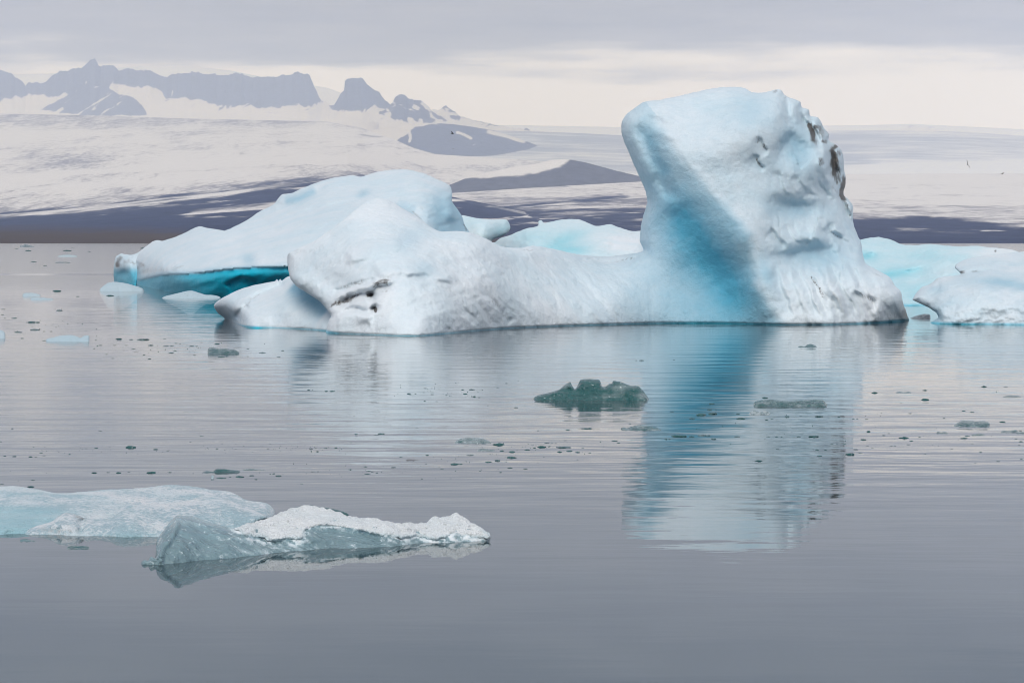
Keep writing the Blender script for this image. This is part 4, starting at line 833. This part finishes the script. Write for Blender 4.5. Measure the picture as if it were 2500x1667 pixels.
def drifting():
    drift('bergy_bit', 'large dark teal glassy ice lump with notched top in mid water', [(1302, 976), (1304, 970), (1310, 966), (1341, 958), (1364, 951), (1372, 945), (1378, 940), (1386, 935), (1392, 932), (1397, 941), (1403, 949), (1409, 944), (1413, 934), (1417, 927), (1438, 924), (1452, 926), (1463, 927), (1467, 935), (1470, 943), (1478, 943), (1488, 936), (1494, 935), (1497, 929), (1515, 932), (1530, 938), (1541, 941), (1557, 942), (1566, 950), (1574, 958), (1582, 970), (1584, 976)], 977, M_BIT, .9, rnd=(.35, 12), step=1.8, snow=.0)
    drift('bergy_bit', 'long flat grey teal ice bar floating in the tower reflection', [(1840, 988), (1842, 981), (1856, 977), (1872, 974), (1900, 976), (1930, 979), (1955, 977), (1985, 975), (2008, 976), (2016, 984), (2020, 993)], 993, M_BIT, .8, snow=.15)
    drift('bergy_bit', 'small frosted clear lump just below the flat grey ice bar', [(1827, 1011), (1832, 1006), (1840, 1002), (1850, 1004), (1860, 1003), (1872, 1004), (1882, 1011)], 1012, M_BIT, .4, snow=.55, rnd=(.15, 6))
    drift('bergy_bit', 'almond shaped grey ice chunk below right of the notched lump', [(1516, 1046), (1522, 1043), (1530, 1045), (1545, 1040), (1560, 1037), (1580, 1038), (1600, 1041), (1612, 1047), (1617, 1051)], 1051, M_BIT, .7, snow=.1)
    drift('bergy_bit', 'glittering oval ice chunk in mid water, with smaller bits to its right', [(1108, 1082), (1115, 1075), (1130, 1069), (1148, 1068), (1170, 1069), (1188, 1074), (1202, 1081)], 1083, M_BIT, .7, snow=.3)
    drift('bergy_bit', 'dark and white two toned chunk right below the glittering oval one', [(1164, 1100), (1170, 1096), (1182, 1095), (1192, 1096), (1204, 1097), (1213, 1101)], 1102, M_BIT, .4, snow=.2, rnd=(.15, 5))
    drift('bergy_bit', 'rounded grey ice block near the right edge, largest of its scatter', [(2328, 1040), (2334, 1034), (2345, 1028), (2362, 1026), (2385, 1028), (2404, 1027), (2416, 1032), (2417, 1040)], 1042, M_BIT, .7, snow=.2)
    drift('bergy_bit', 'dark ice sliver touching the right edge beside the rounded grey block', [(2441, 1056), (2448, 1052), (2465, 1051), (2480, 1049), (2486, 1054)], 1057, M_BIT, .4, snow=0, rnd=(.15, 5))
    drift('bergy_bit', 'dark ice bit cut by the right edge of the frame', [(2481, 1058), (2490, 1055), (2505, 1054), (2520, 1058)], 1060, M_BIT, .4, snow=0, rnd=(.15, 5))
    drift('bergy_bit', 'dark green oval ice bit under the rounded grey block', [(2371, 1062), (2380, 1059), (2395, 1058), (2405, 1062)], 1064, M_BIT, .4, snow=0, rnd=(.15, 5))
    drift('bergy_bit', 'dark ice bit with two knobs left of the rounded grey block', [(2286, 1057), (2290, 1053), (2297, 1055), (2308, 1054), (2316, 1058)], 1059, M_BIT, .3, snow=0, rnd=(.1, 4))
    drift('bergy_bit', 'flat dark green ice slab on the bright water right of the tower reflection', [(2186, 959), (2192, 956), (2210, 957), (2220, 956), (2226, 959)], 960, M_BIT, .5, snow=0, rnd=(.15, 5))
    drift('bergy_bit', 'spindle shaped dark ice slab close to the right edge', [(2449, 968), (2456, 966), (2470, 964), (2482, 965), (2494, 969)], 970, M_BIT, .5, snow=0, rnd=(.15, 5))
    drift('bergy_bit', 'grey teal ice chunk just off the foot of the tower', [(1948, 847), (1956, 844), (1964, 845), (1972, 841), (1979, 839), (1988, 842), (1994, 847)], 848, M_BIT, .8, snow=.1)
    drift('bergy_bit', 'dark grey flat chunk with a step on the water below the low tongue', [(507, 862), (508, 851), (514, 848), (530, 849), (538, 851), (552, 850), (566, 853), (575, 854), (584, 861)], 864, M_BIT, 1.0, snow=.15)
    drift('bergy_bit', 'pale blue shark fin shaped floe with forked tail at the left', [(113, 829), (130, 824), (148, 819), (165, 818), (178, 818), (190, 822), (196, 825), (205, 820), (217, 819), (218, 833)], 834, M_PALE, 1.2, snow=0, rnd=(.4, 10))
    drift('bergy_bit', 'pale ice lump cut by the left edge of the frame', [(-60, 818), (-40, 806), (-15, 804), (5, 806), (12, 812), (13, 822)], 826, M_PALE, 1.5, rnd=(.4, 10))
    drift('bergy_bit', 'thin pale blue floe on the left, upper one of a close pair', [(55, 722), (57, 716), (75, 715), (90, 717), (99, 721)], 723, M_PALE, 1.5, rnd=(.4, 6))
    drift('bergy_bit', 'thin pale blue floe on the left, lower one of a close pair', [(74, 731), (82, 726), (100, 726), (120, 728), (132, 731)], 732, M_PALE, 1.5, rnd=(.4, 6))
    drift('bergy_bit', 'smooth white ice mound at the left foot of the domed iceberg', [(244, 706), (256, 696), (266, 690), (280, 688), (305, 691), (330, 698), (350, 706)], 711, M_PALE, 3.0, rnd=(.8, 12))
    drift('bergy_bit', 'low pale ice ridge floating before the teal undercut', [(396, 726), (420, 719), (445, 713), (460, 710), (475, 711), (500, 719), (525, 721), (538, 726)], 728, M_PALE, 2.0, rnd=(.6, 10))
    drift('bergy_bit', 'dark ice lump far out by the brown shore', [(48, 600), (57, 599), (61, 595), (66, 597), (74, 599), (84, 602)], 603, M_BIT, 12, rnd=(3, 4), snow=-.5)
    drift('bergy_bit', 'bluish flat floe far out on the left water', [(140, 626), (150, 623), (170, 622), (186, 624), (190, 627)], 627, M_PALE, 8, rnd=(2, 3))
    drift('bergy_bit', 'dark tipped flat floe far out left of the domed iceberg', [(134, 641), (145, 639), (160, 639), (172, 641)], 642, M_BIT, 4, rnd=(1, 3), snow=0)
    drift('bergy_bit', 'long dark green row of slush ice above the wide sugary floe', [(494, 1153), (503, 1149), (520, 1150), (527, 1144), (545, 1143), (560, 1146), (585, 1149)], 1154, M_BIT, .25, rnd=(.1, 5), snow=-.1)
    drift('bergy_bit', 'narrow dark green strip of slush right of the long slush row', [(590, 1146), (610, 1144), (635, 1145), (652, 1147)], 1148, M_BIT, .2, rnd=(.08, 4), snow=-.3)
    drift('bergy_bit', 'small pointed clear crystal standing under the long slush row', [(515, 1166), (517, 1160), (521, 1161), (523, 1165)], 1168, M_CLEAR, .08, rnd=(.04, 3), step=1.2, snow=.5)
    drift('bergy_bit', 'dark glassy ice piece floating in front of the sugary lump', [(162, 1338), (170, 1333), (190, 1332), (215, 1333), (219, 1340)], 1341, M_BIT, .25, rnd=(.08, 5), snow=-.2)
    drift('bergy_bit', 'dark glassy ice sliver at the left foot of the sugary floe', [(48, 1318), (60, 1315), (78, 1317), (90, 1320)], 1322, M_BIT, .25, rnd=(.08, 5), snow=-.2)
    drift('bergy_bit', 'dirty ice raft wedged in the channel beside the white berg', [(2222, 776), (2240, 770), (2256, 766), (2270, 768), (2272, 777)], 778, M_BIT, 1.5, rnd=(.5, 5), snow=.2)
    drift('bergy_bit', 'dark brown drifting ice bit left of the glittering oval chunk', [(991, 1123), (1000, 1121), (1015, 1122), (1027, 1124)], 1125, mat_plain('silty_ice', (0.05, 0.04, 0.04), .3), .25, rnd=(.08, 4))

    # small fragments: a few shapes, shared by all
    shapes = []
    import bmesh
    for k in range(6):
        bm = bmesh.new(); bmesh.ops.create_icosphere(bm, subdivisions=2, radius=1)
        pts = np.array([v.co[:] for v in bm.verts]); q = fbm(pts * 1.3 + k * 9.1, 3) ; q2 = fbm(pts * 3.1 + k * 5.3, 2)
        for v, a, c in zip(bm.verts, q, q2): v.co *= 1 + .9 * a + .5 * c
        me = bpy.data.meshes.new('ice_fragment'); bm.to_mesh(me); bm.free()
        a = me.attributes.new('snow', 'FLOAT', 'POINT')
        me.materials.append(M_BIT); shapes.append(me)
    R = random.Random(11)
    def frag(px, py, w, label, group):
        d = wd(py); s = w * d / FPX / 2
        o = bpy.data.objects.new('ice_fragment', R.choice(shapes)); C.objects.link(o)
        o.location = ((px - CX) / FPX * d, d, 0.0)
        o.scale = (s, s * R.uniform(.7, 1.2), s * R.uniform(.12, .32)); o.rotation_euler = (0, 0, R.uniform(-.5, .5))
        tag(o, label, 'ice fragment', group)
    sets = [
        ('dark ice fragments above the sugary floe', 'tiny dark ice fragment drifting in the grey water above the sugary floe',
         [(75, 1115, 9), (88, 1116, 7), (100, 1105, 8), (103, 1105, 6), (35, 1114, 10), (12, 1113, 7), (108, 1112, 10), (235, 1094, 9), (210, 1095, 6), (268, 1092, 6), (320, 1092, 24), (380, 1097, 12), (410, 1100, 6), (490, 1065, 6), (495, 1065, 5), (465, 1079, 5), (30, 1046, 7), (2, 1078, 6), (230, 1154, 14), (265, 1153, 9), (290, 1154, 12), (315, 1152, 7), (370, 1154, 22), (415, 1153, 7), (655, 1095, 6), (660, 1083, 5), (80, 1172, 10), (75, 1188, 18), (45, 1173, 5), (5, 1181, 9), (170, 1109, 6), (245, 1052, 9), (530, 1095, 6), (575, 1096, 5)]),
        ('dark ice fragments below the long slush row', 'tiny dark ice fragment drifting just below the long slush row',
         [(540, 1167, 20), (562, 1164, 6), (585, 1164, 18), (615, 1161, 12), (625, 1170, 8), (668, 1157, 7), (680, 1161, 14), (690, 1158, 6), (660, 1157, 5), (735, 1182, 4), (738, 1182, 4), (728, 1182, 3)]),
        ('dark ice fragments between the slush row and the glittering chunk', 'tiny dark ice fragment between the slush row and the glittering oval chunk',
         [(765, 1151, 12), (776, 1151, 6), (680, 1162, 14), (770, 1094, 8), (759, 1095, 10), (795, 1093, 10), (820, 1093, 8), (775, 1102, 8), (870, 1060, 9), (930, 1059, 14), (920, 1062, 12), (857, 1080, 7), (855, 1146, 10), (892, 1139, 10), (900, 1150, 12), (909, 1152, 6), (897, 1157, 14), (920, 1154, 6), (961, 1141, 12), (979, 1116, 8), (1043, 1111, 8), (1030, 1169, 6), (1100, 1168, 5), (1079, 1145, 7), (1072, 1139, 6), (1148, 1111, 18), (1110, 1133, 18), (1125, 1133, 8), (1192, 1128, 16), (1215, 1124, 14), (1248, 1117, 18), (1234, 1116, 6), (1245, 1142, 12), (1283, 1144, 10), (1218, 1085, 28), (1250, 1103, 16), (1225, 1101, 10), (1222, 1153, 8), (870, 1065, 6), (1290, 1098, 10), (1172, 1150, 5), (1040, 1133, 6)]),
        ('dark ice fragments strewn over the pale reflection', 'tiny dark ice fragment strewn on the pale reflection left of the notched lump',
         [(754, 952, 7), (763, 952, 4), (797, 955, 9), (812, 955, 14), (1001, 963, 9), (1014, 961, 6), (998, 961, 8), (1038, 948, 7), (1054, 948, 5), (1034, 958, 6), (1055, 958, 8), (1055, 963, 7), (1130, 951, 8), (1136, 962, 10), (1152, 951, 12), (1158, 968, 9), (1170, 970, 7), (1215, 946, 6), (1236, 936, 7), (1265, 929, 4), (1037, 979, 5), (1066, 980, 5), (1191, 990, 4), (1260, 995, 9), (865, 1016, 5), (1018, 1044, 7), (1100, 966, 6), (1090, 964, 5)]),
        ('dark ice fragments around the almond chunk', 'tiny dark ice fragment around and below the notched lump and almond chunk',
         [(1314, 1051, 6), (1386, 1050, 10), (1422, 1046, 8), (1440, 1046, 10), (1432, 1046, 18), (1500, 1076, 12), (1510, 1081, 8), (1335, 1081, 14), (1348, 1082, 8), (1357, 1082, 6), (1380, 1075, 8), (1324, 1091, 20), (1377, 1092, 34), (1366, 1103, 12), (1390, 1101, 14), (1410, 1104, 10), (1286, 1098, 12), (1255, 1117, 14), (1305, 1093, 8), (1340, 1090, 6), (1410, 1122, 5), (1262, 995, 7), (1553, 880, 6), (1566, 880, 10), (1440, 1106, 6), (1423, 1094, 8), (1281, 1144, 8)]),
        ('dark ice fragments in the tower reflection', 'tiny dark ice fragment drifting on the blue reflection of the tower',
         [(1660, 1065, 36), (1688, 1066, 14), (1718, 1063, 26), (1712, 1013, 26), (1740, 1010, 22), (1690, 1022, 14), (1738, 986, 14), (1732, 1000, 10), (1748, 1000, 6), (1802, 1010, 10), (1808, 1022, 20), (1640, 1005, 12), (1626, 1072, 8), (1635, 1072, 6), (1742, 1072, 14), (1800, 1066, 14), (1872, 1025, 7), (1885, 1023, 7), (1868, 971, 14), (1852, 1125, 18), (1876, 1066, 10), (1896, 1066, 8), (1908, 1066, 6), (1950, 1066, 10), (1987, 1066, 26), (2031, 1084, 8), (2044, 1084, 5), (2061, 1084, 10), (1995, 1098, 8), (2015, 1099, 9), (2001, 1113, 12), (1922, 1017, 12), (2000, 1017, 20), (2048, 1018, 8), (1898, 1096, 7), (1985, 1097, 9), (1583, 1109, 4), (1645, 878, 6), (1538, 1035, 6), (1955, 1016, 8)]),
        ('dark ice fragments on the bright water at the right', 'tiny dark ice fragment on the bright water right of the tower reflection',
         [(2135, 959, 14), (2259, 976, 18), (2258, 953, 12), (2402, 944, 14), (2455, 944, 9), (2083, 1022, 7), (2093, 1022, 6), (2116, 1023, 7), (2222, 1009, 10), (2305, 1021, 6), (2353, 1003, 9), (2374, 1006, 11), (2207, 1069, 24), (2225, 1076, 10), (2108, 1073, 14), (2158, 1063, 8), (2185, 1088, 6), (2176, 1089, 8), (2218, 1085, 10), (2075, 1109, 22), (2098, 1105, 12), (2090, 1097, 12), (2118, 1088, 8), (2130, 1094, 6), (2362, 1064, 12), (2354, 1070, 16), (2374, 1083, 7), (2448, 1030, 14), (2491, 1051, 10), (2480, 1071, 7), (2492, 1078, 10), (2488, 1087, 8), (2394, 1104, 8), (2381, 1131, 8), (2259, 1108, 4), (2437, 1126, 10), (2494, 1121, 7), (2324, 1096, 6), (2120, 1053, 10), (2170, 1058, 6), (2245, 1067, 5)]),
        ('dark ice fragments below the domed iceberg', 'tiny dark ice fragment in the scatter below the domed iceberg',
         [(78, 787, 18), (92, 787, 12), (45, 811, 18), (85, 805, 20), (66, 787, 5), (108, 809, 6), (125, 809, 6), (55, 826, 9), (108, 832, 9), (145, 758, 16), (8, 755, 12), (35, 777, 14), (6, 768, 7), (12, 777, 5), (245, 843, 10), (280, 843, 9), (290, 828, 16), (320, 829, 10), (350, 829, 32), (308, 843, 8), (327, 852, 9), (330, 860, 6), (368, 843, 14), (405, 845, 14), (420, 845, 10), (430, 838, 8), (418, 862, 12), (428, 857, 9), (468, 845, 9), (480, 845, 7), (475, 867, 8), (492, 836, 6), (530, 840, 12), (402, 827, 8), (335, 860, 5), (365, 876, 9), (275, 875, 7), (540, 872, 14), (553, 870, 8), (640, 861, 18), (605, 852, 7), (605, 870, 7), (680, 872, 10), (690, 856, 8), (140, 711, 20), (190, 724, 9), (270, 722, 18), (260, 865, 6), (230, 851, 6), (352, 866, 6)]),
        ('small dark floes far out on the left', 'small dark floe far out on the open water by the brown shore',
         [(70, 613, 14), (110, 649, 9), (82, 640, 14), (40, 608, 8), (178, 605, 8), (165, 613, 20), (218, 616, 8), (350, 607, 14)]),
    ]
    for g, lab, ps in sets:
        for x, y, w in ps: frag(x, y, w * 1.05, lab, g)
    # the finest brash, past counting
    V, F = [], []
    cl = [(180, 1100, 260, 10), (560, 1094, 200, 9), (420, 1153, 240, 5), (1080, 955, 120, 16), (1320, 1090, 120, 12), (900, 1145, 220, 16), (1880, 1045, 220, 40), (2280, 1040, 240, 50), (430, 850, 160, 16), (120, 800, 130, 30), (1180, 1115, 120, 24), (780, 1095, 90, 8)]
    for cx, cy, rx, ry in cl:
        for _ in range(42):
            x, y = R.gauss(cx, rx * .55), R.gauss(cy, ry * .6); d = wd(y); s = R.uniform(1.0, 2.8) * d / FPX
            px, hgt = (x - CX) / FPX * d, s * R.uniform(.25, .6); k = len(V); dy = s * R.uniform(.6, 1.5)
            V += [(px - s, d, -.01), (px, d - dy, -.01), (px + s, d, -.01), (px, d + dy, -.01), (px + s * R.uniform(-.4, .4), d, hgt)]
            F += [(k, k+1, k+4), (k+1, k+2, k+4), (k+2, k+3, k+4), (k+3, k, k+4), (k+3, k+2, k+1, k)]
    o = mesh_obj('brash_ice', V, F, M_BIT, None, dict(snow=np.zeros(len(V))), smooth=False)
    tag(o, 'fine specks of brash ice scattered over the calm lake', 'brash ice', kind='stuff')
drifting()

# ----------------------------------------------------------------- birds
def bird(label, px, py, d, span, bank, yaw, flap):
    """gliding seabird: one continuous body with wings and tail"""
    prof = [(-.50, .012, .0), (-.44, .030, .0), (-.36, .055, .01), (-.22, .085, .0), (0, .10, -.01), (.2, .075, -.005), (.36, .035, .005), (.50, .05, .01), (.60, .085, .012)]
    V, F = [], []; n = 8
    for i, (y, r, z) in enumerate(prof):
        rx, rz = (r, r) if i < 7 else (r, .012)
        for k in range(n):
            a = 2 * math.pi * k / n; V.append((rx * math.cos(a), y, z + rz * math.sin(a)))
    for i in range(len(prof) - 1):
        for k in range(n): F.append((i*n+k, i*n+(k+1) % n, (i+1)*n+(k+1) % n, (i+1)*n+k))
    F.append(tuple(range(n-1, -1, -1))); F.append(tuple(range((len(prof)-1)*n, len(prof)*n)))
    for s in (-1, 1):
        st = [(.05, -.18, .16, 0.03), (.45, -.26, .10, .03 + flap * .45), (.8, -.16, .10, .03 + flap * .62), (1.2, .12, .17, .03 + flap * .6)]
        k0 = len(V)
        for x, yl, yt, z in st:
            t = .022 * (1.25 - x)
            V += [(s * x, yl, z), (s * x, (yl + yt) / 2, z + t), (s * x, yt, z), (s * x, (yl + yt) / 2, z - t)]
        for i in range(3):
            for k in range(4):
                f = (k0+i*4+k, k0+i*4+(k+1) % 4, k0+(i+1)*4+(k+1) % 4, k0+(i+1)*4+k); F.append(f if s > 0 else f[::-1])
        F.append((k0+12, k0+13, k0+14, k0+15))
    o = mesh_obj('bird', np.array(V) * span * 1.35 / 2.4, F, M_BIRD)
    o.location = P(np.array(px), np.array(py), float(d)); o.rotation_euler = (0.15, bank, yaw)
    tag(o, label, 'bird')
M_BIRD = mat_plain('dark_plumage', (0.035, 0.033, 0.035), .7)
bird('small dark bird flying before the dark shoulder, upper of two', 1104, 327, 420, .95, .35, 1.2, .5)
bird('tiny dark bird flying just beneath another over the left glacier', 1106, 364, 480, .55, .1, .2, .2)
bird('dark bird with raised wings flying right of the tower', 2362, 402, 400, 1.0, 1.15, .3, .4)
bird('small dark bird near the right edge over white ice', 2447, 425, 450, .75, -.3, .8, .5)

# ----------------------------------------------------------------- haze
def haze():
    x0, x1, y0, y1, z0, z1 = -15000, 15000, -700, 27000, -220, 1620
    V = [(x, y, z) for z in (z0, z1) for y in (y0, y1) for x in (x0, x1)]
    F = [(0, 2, 3, 1), (4, 5, 7, 6), (0, 1, 5, 4), (2, 6, 7, 3), (0, 4, 6, 2), (1, 3, 7, 5)]
    b = NB('thin_haze')
    v = b.n('VolumePrincipled', 0, None, Color=(0.58, 0.70, 1.0), Absorption_Color=(1.0, 1.0, 1.0), Density=9.4e-5, Anisotropy=0.3)
    b.L.new(v, b.out.inputs['Volume'])
    o = mesh_obj('haze', V, F, b.m, smooth=False); tag(o, kind='stuff')
haze()
